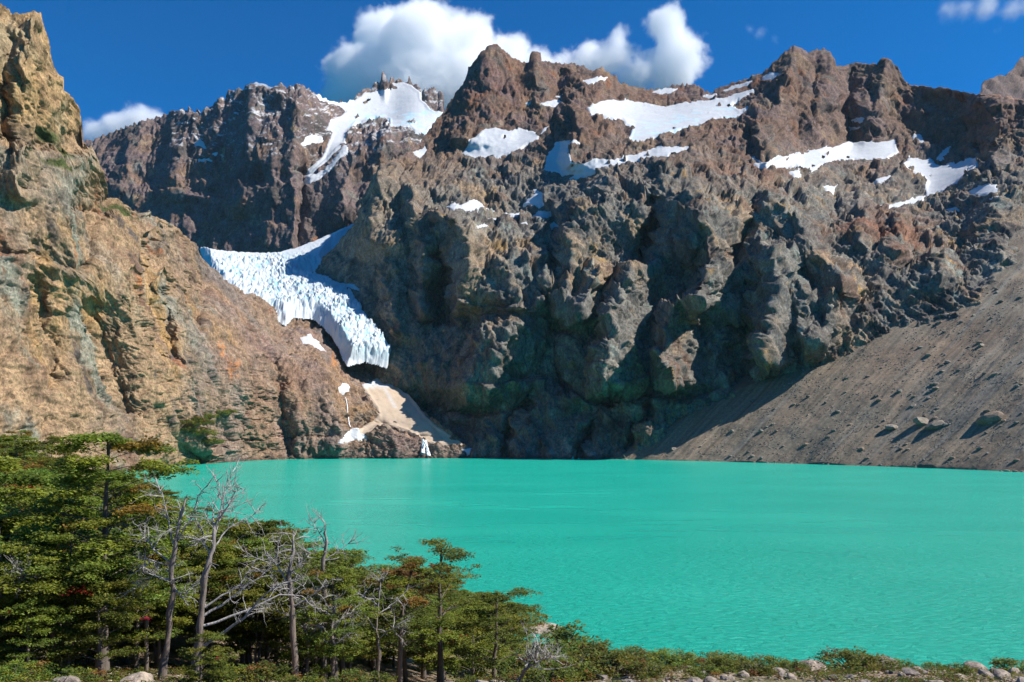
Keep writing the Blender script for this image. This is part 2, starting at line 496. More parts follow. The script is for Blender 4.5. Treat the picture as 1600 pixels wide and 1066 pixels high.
def facetize(A, cw, ch, seed, shear=0.5, warp=0.25):
    """break a smooth field into flat tilted blocks: each irregular cell keeps the value and slope it has at its own centre"""
    nr, nc = A.shape
    J, I = np.meshgrid(np.arange(nr, dtype=np.float32), np.arange(nc, dtype=np.float32), indexing='ij')
    gy, gx = np.gradient(A)
    gy = blur(gy, 2); gx = blur(gx, 2)
    wj = warp * fbm(I / (cw * 0.8), J / (ch * 0.8), 0 * I + seed, 3, 0.6); wi = warp * fbm(I / (cw * 0.8), J / (ch * 0.8), 0 * I + seed + 9, 3, 0.6)
    u = I / cw + shear * J / ch + wi; v = J / ch + wj
    ui = np.floor(u).astype(np.int32); vi = np.floor(v).astype(np.int32)
    best = np.full(A.shape, 9.0, np.float32); su = np.zeros(A.shape, np.float32); sv = np.zeros(A.shape, np.float32)
    for dx in (-1, 0, 1):
        for dy in (-1, 0, 1):
            cx, cy = ui + dx, vi + dy
            h = _perm[_perm[(cx + seed) & 255] + (cy & 255)]; h2 = _perm[h + 57]
            pu = cx + 0.1 + 0.8 * h / 255; pv = cy + 0.1 + 0.8 * h2 / 255
            d = (pu - u) ** 2 + (pv - v) ** 2
            m = d < best
            su = np.where(m, pu, su); sv = np.where(m, pv, sv); best = np.where(m, d, best)
    cj = sv * ch; ci = (su - shear * sv) * cw
    jj = np.clip(np.rint(cj), 0, nr - 1).astype(int); ii = np.clip(np.rint(ci), 0, nc - 1).astype(int)
    return A[jj, ii] + gx[jj, ii] * np.clip(I - ii, -cw, cw) + gy[jj, ii] * np.clip(J - jj, -ch, ch)


def angular(lh, D, cw, ch, seed, k=0.65, cap=9.0, kd=0.6, kh=0.8):
    low, high = lh
    f1 = facetize(D, cw, ch, seed, 0.5)
    lowf = facetize(low, cw * 0.8, ch * 0.8, seed + 3, -0.4)
    sm_ = blur(high, 2)
    hf = facetize(sm_, cw * 0.4, ch * 0.4, seed + 7, 0.7)
    return (low * (1 - k) + lowf * k - np.clip(f1 - D, -cap, cap) * kd, high - sm_ * kh + hf * kh)


def paint(P, spec, seed):
    """colour zones by low-frequency noise"""
    x, y, z = P[..., 0] / 100, P[..., 1] / 100, P[..., 2] / 100
    c = np.broadcast_to(spec[0][0], P.shape).copy()
    for i, (colr, sc_, lo, hi, zs) in enumerate(spec[1:]):
        t = sstep(lo, hi, fbm(x * sc_ + seed * 3.1 + i * 7.7, y * sc_, z * sc_ * zs, 5, 0.62))
        c = mixc(c, colr, t)
    return c


def finish(name, PX, PY, P, lowhi, snows, mat, col, back, lab=None, snow_cut=3.0, amp_edge=None):
    """displace, cut the snow beds in, build the rock sheet and one object for each snow field"""
    low, high = lowhi
    nrm = normals(P)
    nrm_s = np.stack([blur(nrm[..., k], 6) for k in range(3)], -1); nrm_s /= np.linalg.norm(nrm_s, axis=-1)[..., None]
    bed = np.full(PX.shape, -99.0); sds = {}
    wob = 0.8 + 2.6 * fbm(PX / 14, PY / 9, 0 * PX + 3, 4, 0.65)
    if snows:
        rag = np.minimum(0, 2.5 * fbm(PX / 26, PY / 16, 0 * PX + 8, 3)) - 16 * sstep(0.38, 0.55, fbm(PX / 20, PY / 9, 0 * PX + 1, 3))
        rag_small = 2.6 * fbm(PX / 6, PY / 3, 0 * PX + 5, 2) - 0.4
    for k, poly in snows.items():
        s_ = poly_sd(PX, PY, poly) + wob + (rag_small if len(poly) <= 14 else rag)
        sds[k] = s_; bed = np.maximum(bed, s_)
    calm = sstep(-4, 3, bed)
    low_s = blur(low, 14)
    low = low * (1 - calm) + low_s * calm
    rock = P + nrm_s * (low * (1 - 0.4 * calm) + high * (1 - 0.9 * calm) - snow_cut * sstep(-1, 5, bed))[..., None]
    wet = sstep(5.0, 1.5, rock[..., 2] + 1.5 * fbm(rock[..., 0] / 15, rock[..., 1] / 15, 0 * PX, 3))
    col = col * (1 - 0.5 * wet[..., None])
    R2 = add_back(rock, back[0], back[1], back[2])
    c2 = np.concatenate([col, np.repeat(col[-1:], back[0], 0)], 0)
    ob = mesh_obj(name, R2, grid_faces(*R2.shape[:2]), mat, col=c2.reshape(-1, 3), smooth=False)
    tag(ob, kind='structure')
    out = {}
    nr, nc = PX.shape
    fc = grid_faces(nr, nc)
    if sds:
        soft = fbm(P[..., 0] / 40, P[..., 1] / 40, P[..., 2] / 40, 4) * 1.6
        high_s = blur(high, 3)
    for k, s_ in sds.items():
        keep_v = (s_ > -3.0)
        kf = keep_v.ravel()[fc].all(1)
        if kf.sum() < 2: continue
        t = np.clip((s_ + (2.0 if len(snows[k]) > 8 else 0.3)) * 0.9, -2.5, 3.0) * (snow_cut / 3.0)
        S = P + nrm_s * (low * (1 - 0.4 * calm) + high_s * 0.08 - snow_cut * sstep(-1, 5, bed) * 0.6 + t + soft)[..., None]
        used = np.unique(fc[kf]); remap = np.full(nr * nc, -1, np.int64); remap[used] = np.arange(len(used))
        out[k] = (S.reshape(-1, 3)[used], remap[fc[kf]], PX.ravel()[used], PY.ravel()[used])
    return ob, out, rock


WHITE = np.array([0.54, 0.55, 0.56]); ICE = np.array([0.42, 0.70, 0.82])


def snow_obj(name, data, label, cat='snow patch', group=None, colf=None):
    V, Fq, px, py = data
    c = np.broadcast_to(WHITE, V.shape) if colf is None else colf(V, px, py)
    o = mesh_obj(name, V, Fq, M_SNOW, col=c)
    return tag(o, label, cat, group)


lh = rock_relief(P * np.array([1, 1, 0.6]), 170, 46)
lh = angular((lh[0], lh[1] * 0.8), D, 12, 24, 23)
edge = np.linspace(0, 1, P.shape[0])[:, None]
col = paint(P, [(MAUVE * 0.85,), (BROWN, 1.0, -0.1, 0.35, 0.6), (GREY, 1.4, 0.05, 0.4, 0.5), (DARK, 0.8, -0.05, 0.3, 1.0), (TAN, 2.2, 0.22, 0.45, 0.4), (RUST * 0.9, 1.7, 0.3, 0.5, 0.6)], 1)
# thin snow lying on ledges of the upper face
nb = normals(P + normals(P) * (lh[0] + lh[1])[..., None])
dust = sstep(0.52, 0.72, nb[..., 2]) * sstep(300, 190, PY) * sstep(0.0, 0.25, fbm(P[..., 0] / 60, P[..., 1] / 60, P[..., 2] / 14, 4)) * (PX > 270)
col = mixc(col, WHITE, np.clip(dust, 0, 1) * 0.9)
_, sb, _ = finish('far_mountain', PX, PY, P, lh, snow_back, M_BACK, col, (8, 80, 70), snow_cut=6.0)


def dome_col(V, px, py):
    t = sstep(0.02, 0.35, fbm(V[:, 0] / 50, V[:, 1] / 50, V[:, 2] / 25, 4)) * sstep(168, 182, py) * (1 - sstep(205, 225, py)) * (px > 545)
    return mixc(np.broadcast_to(WHITE, V.shape), ICE, t * 0.85)


snow_obj('snow_dome', sb['dome'], 'domed summit snowfield with blue ice edge below the rock pinnacles', 'snowfield', colf=dome_col)
snow_obj('snow_patch', sb['cap'], 'thin snow cap on the flat top of the far dark mountain')
snow_obj('snow_patch', sb['tongue'], 'thin snow streak running down the gully below the domed snowfield')
snow_obj('snow_patch', sb['apron'], 'broken snow patch on brown slope left of the domed snowfield')
for k in ('fleck', 'fleck2', 'fleck3'):
    if k in sb: snow_obj('snow_patch', sb[k], 'tiny snow fleck on the far dark mountain face', group='snow flecks on the far mountain')

# far right peak behind the ridge
skr = [(1480, 190), (1515, 152), (1530, 150), (1536, 127), (1550, 124), (1556, 119), (1570, 120), (1582, 108), (1590, 96), (1600, 91), (1640, 60), (1700, 90), (1800, 120), (1900, 160)]
PX, PY, D = build_sheet(1490, 1900, 2.8, skr, 260, lambda a, b: 2500 + (260 - b) * 2.2 + 40 * np.sin(a / 25), sky_jag=3.0)
P = pos(PX, PY, D)
lh = rock_relief(P, 120, 36)
col = paint(P, [(MAUVE * 0.8,), (BROWN, 1.0, -0.1, 0.35, 0.6), (DARK, 0.8, 0.0, 0.3, 1.0)], 5)
finish('far_peak', PX, PY, P, lh, {}, M_BACK, col, (6, 80, 70))

# ------------------------------------------------------------------ SCREE surface function (a cone of rubble, slope about 34 degrees)
SCREE_TOP = [(930, 722), (960, 716), (1000, 698), (1040, 672), (1075, 650), (1109, 630), (1150, 608), (1190, 592), (1250, 577), (1290, 568), (1330, 546), (1400, 511), (1450, 495), (1485, 480), (1520, 462), (1555, 425), (1575, 385), (1588, 335), (1598, 290), (1640, 230), (1720, 190), (1900, 165), (2300, 130), (3000, 120)]


def scree_d(px, py):
    s = 0.63
    return (s * shore_d(px) + CAMZ) / np.maximum(s - (HZ - py) / F, 0.12)


# ------------------------------------------------------------------ MAIN MOUNTAIN
sky_main = [(480, 440), (500, 416), (520, 394), (545, 362), (562, 340), (572, 305), (582, 280), (590, 262), (610, 252), (640, 240), (655, 228), (668, 210), (684, 188), (694, 176), (704, 158), (716, 140), (728, 122), (733, 108), (748, 92), (760, 77), (772, 73), (784, 80), (800, 90),
            (814, 97), (826, 98), (828, 86), (834, 83), (844, 87), (846, 97), (862, 98), (880, 102), (893, 98), (905, 103), (925, 113), (934, 112), (939, 108), (950, 114), (962, 118), (970, 130), (984, 136), (1010, 142), (1024, 140), (1040, 139), (1060, 132), (1078, 133),
            (1092, 137), (1110, 145), (1128, 138), (1150, 130), (1172, 122), (1190, 116), (1204, 104), (1216, 94), (1230, 79), (1240, 74), (1252, 76), (1262, 84), (1272, 82), (1284, 78), (1295, 80), (1300, 92), (1306, 104), (1314, 106), (1330, 100), (1342, 97), (1356, 101), (1370, 101),
            (1384, 93), (1392, 97), (1402, 108), (1412, 127), (1420, 133), (1440, 136), (1480, 141), (1520, 147), (1560, 153), (1600, 158), (1660, 170), (1760, 190), (1900, 215)]
cp = [(470, 716, 1060), (560, 716, 1040), (660, 716, 1010), (730, 716, 968), (690, 670, 1060), (640, 650, 1110), (800, 717, 940), (960, 718, 908),
      (560, 600, 1130), (620, 600, 1090), (700, 610, 1055), (800, 610, 1010), (950, 600, 970), (1100, 600, 940), (1040, 640, 925),
      (560, 480, 1230), (600, 480, 1195), (640, 480, 1185), (690, 460, 1190), (800, 480, 1085), (950, 480, 1050), (1100, 480, 1020), (1200, 480, 985), (1300, 480, 960),
      (500, 416, 1470), (545, 362, 1460), (600, 380, 1290), (640, 340, 1330), (720, 380, 1200), (850, 400, 1165), (1000, 380, 1120), (1150, 380, 1080), (1300, 380, 1090), (1450, 400, 1040), (1500, 430, 970),
      (590, 262, 1500), (640, 270, 1480), (720, 325, 1300), (750, 335, 1310), (850, 330, 1290), (950, 300, 1220), (1050, 290, 1200), (1150, 305, 1180), (1250, 315, 1200), (1350, 330, 1260), (1420, 320, 1330), (1500, 330, 1230), (1560, 310, 1150),
      (660, 240, 1640), (730, 245, 1600), (800, 245, 1560), (780, 210, 1680), (840, 208, 1660), (870, 270, 1450), (900, 275, 1400), (960, 262, 1370), (1060, 243, 1380), (1120, 262, 1330), (1200, 262, 1380), (1290, 250, 1560), (1370, 245, 1640), (1300, 290, 1400), (1400, 290, 1420), (1450, 285, 1480), (1510, 275, 1400),
      (690, 175, 1850), (770, 75, 2000), (850, 100, 2000), (930, 130, 1950), (1000, 142, 2080), (1080, 138, 2080), (870, 225, 1560), (930, 180, 1700), (950, 235, 1480), (1000, 226, 1520), (1100, 180, 1800), (1060, 215, 1560), (1150, 172, 1820), (1180, 205, 1600), (1170, 235, 1480),
      (1240, 78, 2050), (1300, 92, 2050), (1390, 97, 2020), (1330, 180, 1850), (1240, 160, 1800), (1240, 215, 1680), (1330, 225, 1760), (1420, 135, 1950), (1500, 146, 1760), (1600, 158, 1560), (1600, 220, 1420), (1500, 220, 1640), (1420, 220, 1760), (1570, 265, 1330), (1700, 180, 1400), (1850, 205, 1200)]
for x, y in SCREE_TOP[1:-3]:
    cp.append((x, y, float(scree_d(x, y)) + 4))
for x in (1100, 1300, 1500, 1700):
    cp.append((x, 720, 905 if x < 1400 else 860))
f_main = tps(cp, 3e-4)
PX, PY, D = build_sheet(482, 1780, 1.55, sky_main, 726, f_main, sky_jag=2.5)
RIDGES = [
    ([(690, 338), (722, 356), (735, 385), (733, 420), (726, 470)], 62, 55, 120), ([(905, 322), (900, 350), (892, 390), (886, 440), (890, 490)], 48, 40, 70), ([(1022, 312), (1013, 360), (1000, 402)], -45, 14, 22),
    ([(1085, 292), (1092, 350), (1090, 390)], 45, 60, 14), ([(1100, 332), (1110, 370), (1110, 398), (1100, 432), (1082, 482)], 60, 18, 75), ([(985, 416), (966, 450), (952, 500), (948, 550), (942, 605)], 75, 22, 75),
    ([(936, 418), (916, 455), (910, 495)], 45, 18, 45), ([(1066, 466), (1046, 486), (1040, 522), (1032, 562), (1042, 595)], 75, 24, 62), ([(1112, 428), (1088, 456), (1078, 474)], 30, 20, 40),
    ([(1210, 312), (1242, 345), (1272, 392), (1300, 422), (1324, 455)], 42, 45, 30), ([(1335, 310), (1352, 345), (1348, 385)], 38, 60, 22), ([(1206, 392), (1212, 430), (1216, 470), (1206, 520), (1196, 565)], 50, 50, 50),
    ([(1258, 448), (1264, 480), (1258, 530)], 34, 30, 22), ([(1400, 340), (1408, 375), (1392, 410)], 32, 50, 20), ([(1300, 450), (1290, 500), (1270, 545)], 34, 24, 40), ([(1178, 310), (1170, 350), (1150, 400)], -40, 20, 20),
    ([(770, 72), (752, 130), (735, 180), (722, 215)], 70, 70, 90), ([(906, 188), (897, 215), (890, 256)], 75, 18, 90), ([(1178, 175), (1190, 215), (1196, 250)], 55, 16, 60), ([(1296, 84), (1290, 150), (1272, 195)], 50, 50, 30),
    ([(1332, 110), (1322, 180), (1330, 215)], -45, 20, 20), ([(1388, 96), (1376, 150), (1368, 190)], 50, 40, 40), ([(1240, 76), (1228, 130), (1220, 180)], 40, 40, 40), ([(836, 84), (838, 130)], 30, 20, 20), ([(880, 110), (872, 160), (866, 200)], -40, 25, 25),
    ([(940, 110), (930, 150)], 30, 25, 25), ([(600, 268), (590, 320), (575, 380)], 45, 40, 60), ([(640, 300), (650, 350), (668, 390), (660, 440), (655, 490)], 40, 16, 30), ([(690, 400), (694, 440), (688, 500)], -50, 24, 24),
    ([(600, 420), (612, 470), (628, 520)], 26, 16, 40), ([(800, 400), (790, 450), (800, 480)], 26, 40, 40), ([(850, 400), (856, 450), (846, 476)], 40, 60, 16), ([(870, 330), (866, 380), (860, 420)], -34, 22, 22),
    ([(800, 500), (780, 560), (770, 600)], 40, 40, 60), ([(880, 490), (870, 550), (880, 600)], -30, 40, 20), ([(760, 520), (740, 580), (735, 610)], 40, 30, 50), ([(1150, 500), (1150, 560), (1160, 590)], -45, 30, 30),
    ([(960, 610), (930, 660), (900, 712)], -30, 14, 14), ([(1020, 625), (1000, 660), (985, 700)], -26, 12, 14), ([(830, 610), (800, 660), (790, 712)], -26, 16, 18), ([(1045, 245), (1040, 275), (1030, 300)], 26, 30, 20),
    ([(1450, 392), (1480, 420), (1470, 450)], 24, 60, 30), ([(1480, 150), (1490, 200), (1520, 250)], -40, 60, 60), ([(1560, 160), (1550, 220), (1560, 260)], 40, 60, 30)]
PXw = PX + 10 * fbm(PX / 45, PY / 32, 0 * PX + 2, 4, 0.6); PYw = PY + 9 * fbm(PX / 40, PY / 30, 0 * PX + 12, 4, 0.6)
for a in RIDGES:
    D = ridge(D, PXw, PYw, a[0], a[1] * 1.25, *a[2:])
for pts, a, dc in [([(765, 602), (800, 596), (850, 600), (900, 620), (920, 636)], 34, 30), ([(910, 652), (960, 640), (1010, 622), (1060, 626), (1110, 618)], 26, 20), ([(650, 640), (720, 655), (790, 650)], 26, 22), ([(660, 680), (740, 676), (800, 690)], 18, 16),
                   ([(690, 338), (760, 336), (840, 345)], 40, 30), ([(720, 470), (790, 484), (850, 470)], 26, 30), ([(730, 412), (800, 405), (850, 400)], 20, 14), ([(1090, 300), (1150, 318), (1230, 305)], 36, 30), ([(1395, 440), (1450, 408), (1510, 385)], 44, 30),
                   ([(1160, 268), (1260, 296), (1340, 300)], 26, 20), ([(730, 150), (800, 160), (880, 150)], 26, 24), ([(700, 200), (780, 186), (850, 190)], 30, 24), ([(1340, 330), (1400, 315), (1450, 320)], 22, 20), ([(590, 340), (640, 330), (680, 338)], 24, 20), ([(905, 330), (960, 318), (1020, 308)], 30, 26)]:
    D = ledge(D, PXw, PYw, pts, a, dc)
P = pos(PX, PY, D)
snow_main = {
    'big': [(918, 170), (935, 160), (952, 156), (985, 160), (1040, 167), (1080, 164), (1108, 160), (1130, 158), (1150, 149), (1176, 141), (1160, 152), (1146, 160), (1140, 166), (1155, 174), (1168, 168), (1162, 180), (1146, 185), (1118, 188), (1094, 196), (1060, 203), (1030, 214), (1008, 226), (990, 231), (982, 222), (988, 200), (972, 186), (940, 182), (925, 186)],
    'left': [(725, 242), (732, 228), (746, 216), (756, 205), (775, 204), (800, 208), (822, 206), (844, 210), (858, 197), (850, 206), (838, 216), (812, 234), (790, 242), (765, 249), (742, 249)],
    'gully': [(852, 268), (858, 244), (868, 224), (890, 224), (888, 240), (894, 256), (912, 260), (934, 256), (960, 258), (990, 250), (1020, 240), (1050, 236), (1076, 238), (1050, 245), (1016, 252), (992, 256), (960, 264), (930, 270), (905, 280), (892, 283), (905, 272), (886, 275)],
    'ledge': [(702, 328), (722, 324), (738, 319), (744, 318), (756, 328), (776, 334), (752, 336), (738, 338), (718, 336)],
    'fan': [(818, 320), (830, 310), (838, 300), (850, 308), (850, 322), (844, 326), (830, 322)],
    'bit1': [(832, 341), (842, 333), (862, 334), (864, 341), (848, 345)],
    'bit2': [(846, 356), (868, 350), (874, 356), (858, 358)],
    'bit3': [(785, 336), (812, 335), (808, 340), (790, 341)],
    'bit4': [(646, 240), (664, 232), (668, 238), (658, 246), (648, 244)],
    'small1': [(842, 164), (866, 156), (880, 162), (866, 168), (848, 167)],
    'small2': [(818, 162), (830, 158), (826, 164)],
    'small3': [(910, 128), (930, 122), (950, 121), (934, 127), (918, 132)],
    'top1': [(1020, 144), (1040, 138), (1058, 139), (1048, 146), (1030, 148)],
    'top2': [(1130, 142), (1150, 134), (1176, 127), (1166, 134), (1144, 140)],
    'top3': [(1192, 122), (1206, 114), (1222, 120), (1208, 124), (1194, 126)],
    'cirq': [(1180, 258), (1200, 254), (1225, 248), (1248, 240), (1268, 237), (1300, 233), (1318, 226), (1345, 222), (1372, 226), (1396, 224), (1402, 240), (1382, 250), (1360, 250), (1328, 252), (1302, 252), (1280, 258), (1268, 270), (1262, 262), (1240, 256), (1222, 262), (1200, 264)],
    'bowl': [(1410, 260), (1420, 252), (1444, 254), (1452, 252), (1470, 262), (1500, 258), (1525, 250), (1528, 262), (1512, 278), (1492, 292), (1470, 304), (1448, 310), (1446, 300), (1450, 288), (1436, 276), (1420, 270)],
    'lip': [(1368, 325), (1392, 322), (1412, 318), (1432, 312), (1446, 308), (1440, 318), (1420, 326), (1396, 328)],
    'p1': [(1232, 266), (1248, 264), (1252, 274), (1240, 277)], 'p2': [(1284, 292), (1300, 294), (1308, 290), (1303, 301), (1290, 298)], 'p3': [(1366, 283), (1390, 276), (1392, 280), (1372, 286)],
    'p4': [(1516, 303), (1530, 294), (1558, 293), (1558, 304), (1540, 309), (1520, 309)], 'p5': [(1476, 332), (1494, 326), (1500, 330), (1486, 337)], 'p6': [(1544, 314), (1562, 309), (1560, 314)],
    'p7': [(1426, 214), (1438, 212), (1446, 226), (1438, 230), (1428, 224)], 'p8': [(1464, 248), (1478, 234), (1486, 230), (1482, 240), (1470, 252)], 'p9': [(1244, 293), (1262, 293), (1256, 298)], 'p10': [(1168, 243), (1180, 246), (1190, 254), (1178, 252)],
    's1': [(880, 226), (900, 219), (906, 224), (886, 230)], 's2': [(812, 352), (826, 350), (824, 354)], 's3': [(740, 358), (758, 354), (764, 358), (748, 361)], 's4': [(765, 346), (782, 343), (778, 349)], 's5': [(866, 152), (880, 148), (876, 155)], 's6': [(1330, 190), (1350, 188), (1346, 193)], 's7': [(1326, 200), (1344, 200), (1334, 205)], 's8': [(990, 165), (1012, 162), (1008, 168)], 's9': [(1096, 152), (1118, 148), (1112, 154)],
    'p11': [(528, 444), (556, 446), (560, 452), (540, 452)],
}
lh = rock_relief(P, 95, 30, 1.0, 0.35)
lh = angular((lh[0] * 0.9, lh[1] * 0.9), D, 15, 22, 3)
crest = sstep(0.0, 30.0, PY - interp(sky_main, PX))          # keep the skyline true
lh = (lh[0] * (0.45 + 0.55 * crest), lh[1] * (0.55 + 0.45 * crest))
# the red upper rock, the grey-green lower wall, pale ledges
zrel = sstep(330, 180, PY + 40 * fbm(PX / 120, PY / 120, 0 * PX, 3))
low_c = paint(P, [(GREY * 1.05,), (np.array([0.125, 0.115, 0.098]), 0.9, -0.15, 0.3, 0.6), (TAN, 1.1, -0.02, 0.3, 0.5), (BROWN, 1.5, 0.05, 0.35, 0.7), (PALE * 0.8, 2.1, 0.12, 0.4, 0.5), (DARK, 1.6, 0.14, 0.36, 0.6), (np.array([0.17, 0.19, 0.165]), 2.6, 0.16, 0.4, 0.4), (OCHRE * 0.85, 3.2, 0.24, 0.42, 0.4)], 2)
up_c = paint(P, [(BROWN,), (MAUVE, 1.0, -0.1, 0.3, 0.6), (TAN * 0.9, 1.2, 0.05, 0.4, 0.6), (GREY, 1.4, 0.15, 0.4, 0.5), (DARK, 1.6, 0.12, 0.38, 0.7), (RUST * 0.9, 1.8, 0.12, 0.42, 0.6), (PALE * 0.75, 3.0, 0.26, 0.48, 0.5)], 3) * np.array([0.84, 0.78, 0.76])
col = mixc(low_c, up_c, zrel)
lft = sstep(760, 560, PX) * sstep(250, 300, PY)
col = mixc(col, TAN * 0.95, lft * 0.45)
red = sstep(75, 10, np.hypot((PX - 1380) / 2.0, PY - 375)) * 0.9 + sstep(60, 10, np.hypot((PX - 1180) / 2.2, (PY - 275) * 1.6)) * 0.6 + sstep(60, 10, np.hypot((PX - 780) / 2.0, (PY - 130))) * 0.45 + sstep(40, 5, np.hypot((PX - 1380) / 1.5, (PY - 275) * 1.5)) * 0.4
col = mixc(col, np.array([0.175, 0.078, 0.045]), np.clip(red, 0, 1) * sstep(-0.3, 0.3, fbm(P[..., 0] / 60, P[..., 1] / 60, P[..., 2] / 60, 3)))
lit_crest = sstep(0.985, 1.0, np.linspace(0, 1, P.shape[0]))[:, None] * (PX > 1410)  # thin sunlit edge of the right-hand crest, painted into the rock colour
col = mixc(col, np.array([0.27, 0.15, 0.095]), lit_crest)
_, sm, rock_main = finish('mountain', PX, PY, P, lh, snow_main, M_ROCK, col, (8, 60, 60))
PXm, PYm = PX, PY


def big_col(V, px, py):
    t = sstep(0.0, 0.3, fbm(V[:, 0] / 40, V[:, 1] / 40, V[:, 2] / 16, 4)) * sstep(185, 205, py + (px - 1000) * 0.2)
    return mixc(np.broadcast_to(WHITE, V.shape), ICE, t * 0.6)


def bowl_col(V, px, py):
    t = sstep(-0.1, 0.4, fbm(V[:, 0] / 30, V[:, 1] / 30, V[:, 2] / 20, 4))
    return mixc(np.broadcast_to(WHITE, V.shape), np.array([0.55, 0.44, 0.38]), t * 0.5 * sstep(1460, 1520, px))


LAB = {'big': 'largest snowfield, filling the wide hollow below the low ridge', 'left': 'fan-shaped snowfield below the pyramid summit', 'gully': 'snowfield bending from a dark gully along a rock shelf',
       'ledge': 'white snow patch on the flat top of a rock buttress', 'fan': 'fan-shaped snow patch at the foot of the dark gully', 'bit1': 'rounded snow patch just below the fan-shaped gully patch', 'bit2': 'thin snow sliver on dark ledge below the rounded patch',
       'bit3': 'thin snow strip right of the buttress-top patch', 'bit4': 'notched snow patch on the shoulder left of the pyramid summit', 'small1': 'small snow patch on dark rock under the summit ridge', 'small2': 'tiny snow patch beside the small patch under the summit ridge',
       'small3': 'thin snow band on the knob right of the rock tower', 'top1': 'snow patch on the skyline of the low ridge', 'top2': 'snow strip climbing the skyline toward the twin peak', 'top3': 'small snow patch at the foot of the twin peak',
       'cirq': 'long ragged snowfield across the floor of the cirque', 'bowl': 'dusty snowfield half in shade in the cirque bowl', 'lip': 'narrow snow lip curving under the brown rock dome', 'p1': 'small square snow patch below the cirque snowfield',
       'p2': 'snow wedge between two brown rock domes', 'p3': 'thin snow streak on the brown rock dome', 'p4': 'snow patch beside the head of the scree slope', 'p5': 'small snow patch on rubble below the cirque bowl', 'p6': 'snow sliver just below the patch at the scree head',
       'p7': 'small snow patch on the shaded cirque wall', 'p8': 'snow strip climbing from the dusty bowl snowfield', 'p9': 'tiny snow patch at the left edge of the cirque rubble', 'p10': 'snow sliver left of the cirque snowfield', 'p11': 'snow sliver on rock beside the icefall', 's1': 'snow sliver at the foot of the shaded tower cliff', 's2': 'tiny snow sliver left of the thin dark-ledge sliver', 's3': 'thin snow dash on the banded buttress face', 's4': 'tiny snow dash under the buttress-top patch', 's5': 'tiny snow bit near the top of the summit gully', 's6': 'upper of two snow dashes on the shaded twin-peak wall', 's7': 'lower of two snow dashes on the shaded twin-peak wall', 's8': 'tiny snow bit on the upper rim of the largest snowfield', 's9': 'short snow dash on the low ridge above the largest snowfield'}
for k, d in sm.items():
    snow_obj('snow_field' if k in ('big', 'left', 'gully', 'cirq', 'bowl') else 'snow_patch', d, LAB[k], 'snowfield' if k in ('big', 'left', 'gully', 'cirq', 'bowl') else 'snow patch', colf={'big': big_col, 'bowl': bowl_col}.get(k))

# ------------------------------------------------------------------ LEFT CLIFF
sky_left = [(-260, -160), (-150, -70), (-60, -20), (0, 6), (14, 14), (30, 22), (46, 24), (62, 29), (72, 36), (78, 48), (80, 66), (90, 92), (96, 108), (101, 122), (102, 132), (116, 152), (126, 172), (131, 192), (131, 236), (146, 240), (160, 252), (168, 268), (172, 290), (174, 310), (190, 322), (215, 334), (240, 336), (262, 342),
            (282, 356), (296, 366), (312, 384), (320, 400), (330, 416), (346, 438), (372, 456), (400, 466), (428, 482), (448, 492), (470, 486), (490, 484), (512, 494), (526, 512), (536, 530), (546, 556), (560, 562), (580, 572), (596, 590), (612, 600), (640, 622), (660, 645), (690, 672), (720, 692), (760, 712), (790, 724)]
cp = [(-260, 640, 430), (-260, 400, 440), (-260, 100, 470), (-260, -160, 500), (0, 640, 490), (0, 500, 520), (0, 300, 548), (0, 150, 566), (0, 6, 600), (70, 640, 530), (70, 450, 565), (70, 250, 590), (70, 100, 612), (80, 40, 640),
      (130, 690, 560), (130, 500, 610), (130, 330, 640), (125, 200, 672), (131, 240, 668), (160, 260, 690), (172, 310, 720), (200, 400, 690), (200, 560, 650), (215, 335, 770), (262, 342, 850), (260, 440, 760), (260, 600, 690), (300, 366, 930), (330, 416, 1010), (330, 560, 800), (330, 650, 765),
      (400, 466, 1110), (400, 560, 930), (400, 650, 890), (448, 492, 1180), (460, 560, 1010), (460, 650, 920), (500, 490, 1230), (520, 560, 1090), (520, 640, 975), (546, 556, 1150), (596, 590, 1110), (600, 650, 1000), (640, 625, 1060), (660, 660, 1000), (720, 692, 975), (780, 722, 960)]
for x in (150, 250, 320, 419, 530, 660):
    cp.append((x, HZ + CAMZ * F / float(shore_d(x)) + 2, float(shore_d(x)) - 2))
f_left = tps(cp, 2e-4)
bot = [(-260, 760), (150, 745), (250, 736), (320, 730), (419, 724), (530, 722), (660, 722), (790, 726)]
PX, PY, D = build_sheet(-180, 790, 1.8, sky_left, bot, f_left, sky_jag=2.0)
PXw = PX + 10 * fbm(PX / 45, PY / 32, 0 * PX + 2, 4, 0.6); PYw = PY + 9 * fbm(PX / 40, PY / 30, 0 * PX + 12, 4, 0.6)
for a in [([(60, 34), (50, 120), (60, 200), (40, 300)], 16, 50, 30), ([(96, 120), (88, 180), (96, 230)], 12, 30, 20), ([(20, 60), (12, 160), (20, 240)], -10, 14, 14), ([(128, 240), (110, 330), (120, 420)], 18, 60, 40), ([(240, 380), (235, 450), (250, 520)], -22, 20, 26),
          ([(290, 420), (280, 500), (300, 600), (330, 690)], 22, 50, 40), ([(200, 420), (210, 520), (240, 640), (260, 720)], 18, 60, 60), ([(270, 440), (262, 520), (268, 560)], -16, 14, 20), ([(370, 480), (372, 560), (400, 680)], 24, 60, 40), ([(420, 560), (440, 640), (450, 710)], -18, 22, 22),
          ([(480, 500), (500, 560), (520, 620), (530, 700)], 24, 50, 40), ([(150, 470), (170, 560), (200, 650)], -12, 30, 30), ([(60, 430), (70, 520), (90, 600)], -10, 20, 20), ([(546, 640), (545, 700)], -10, 14, 14), ([(620, 672), (622, 712)], 16, 44, 36)]:
    D = ridge(D, PXw, PYw, *a)
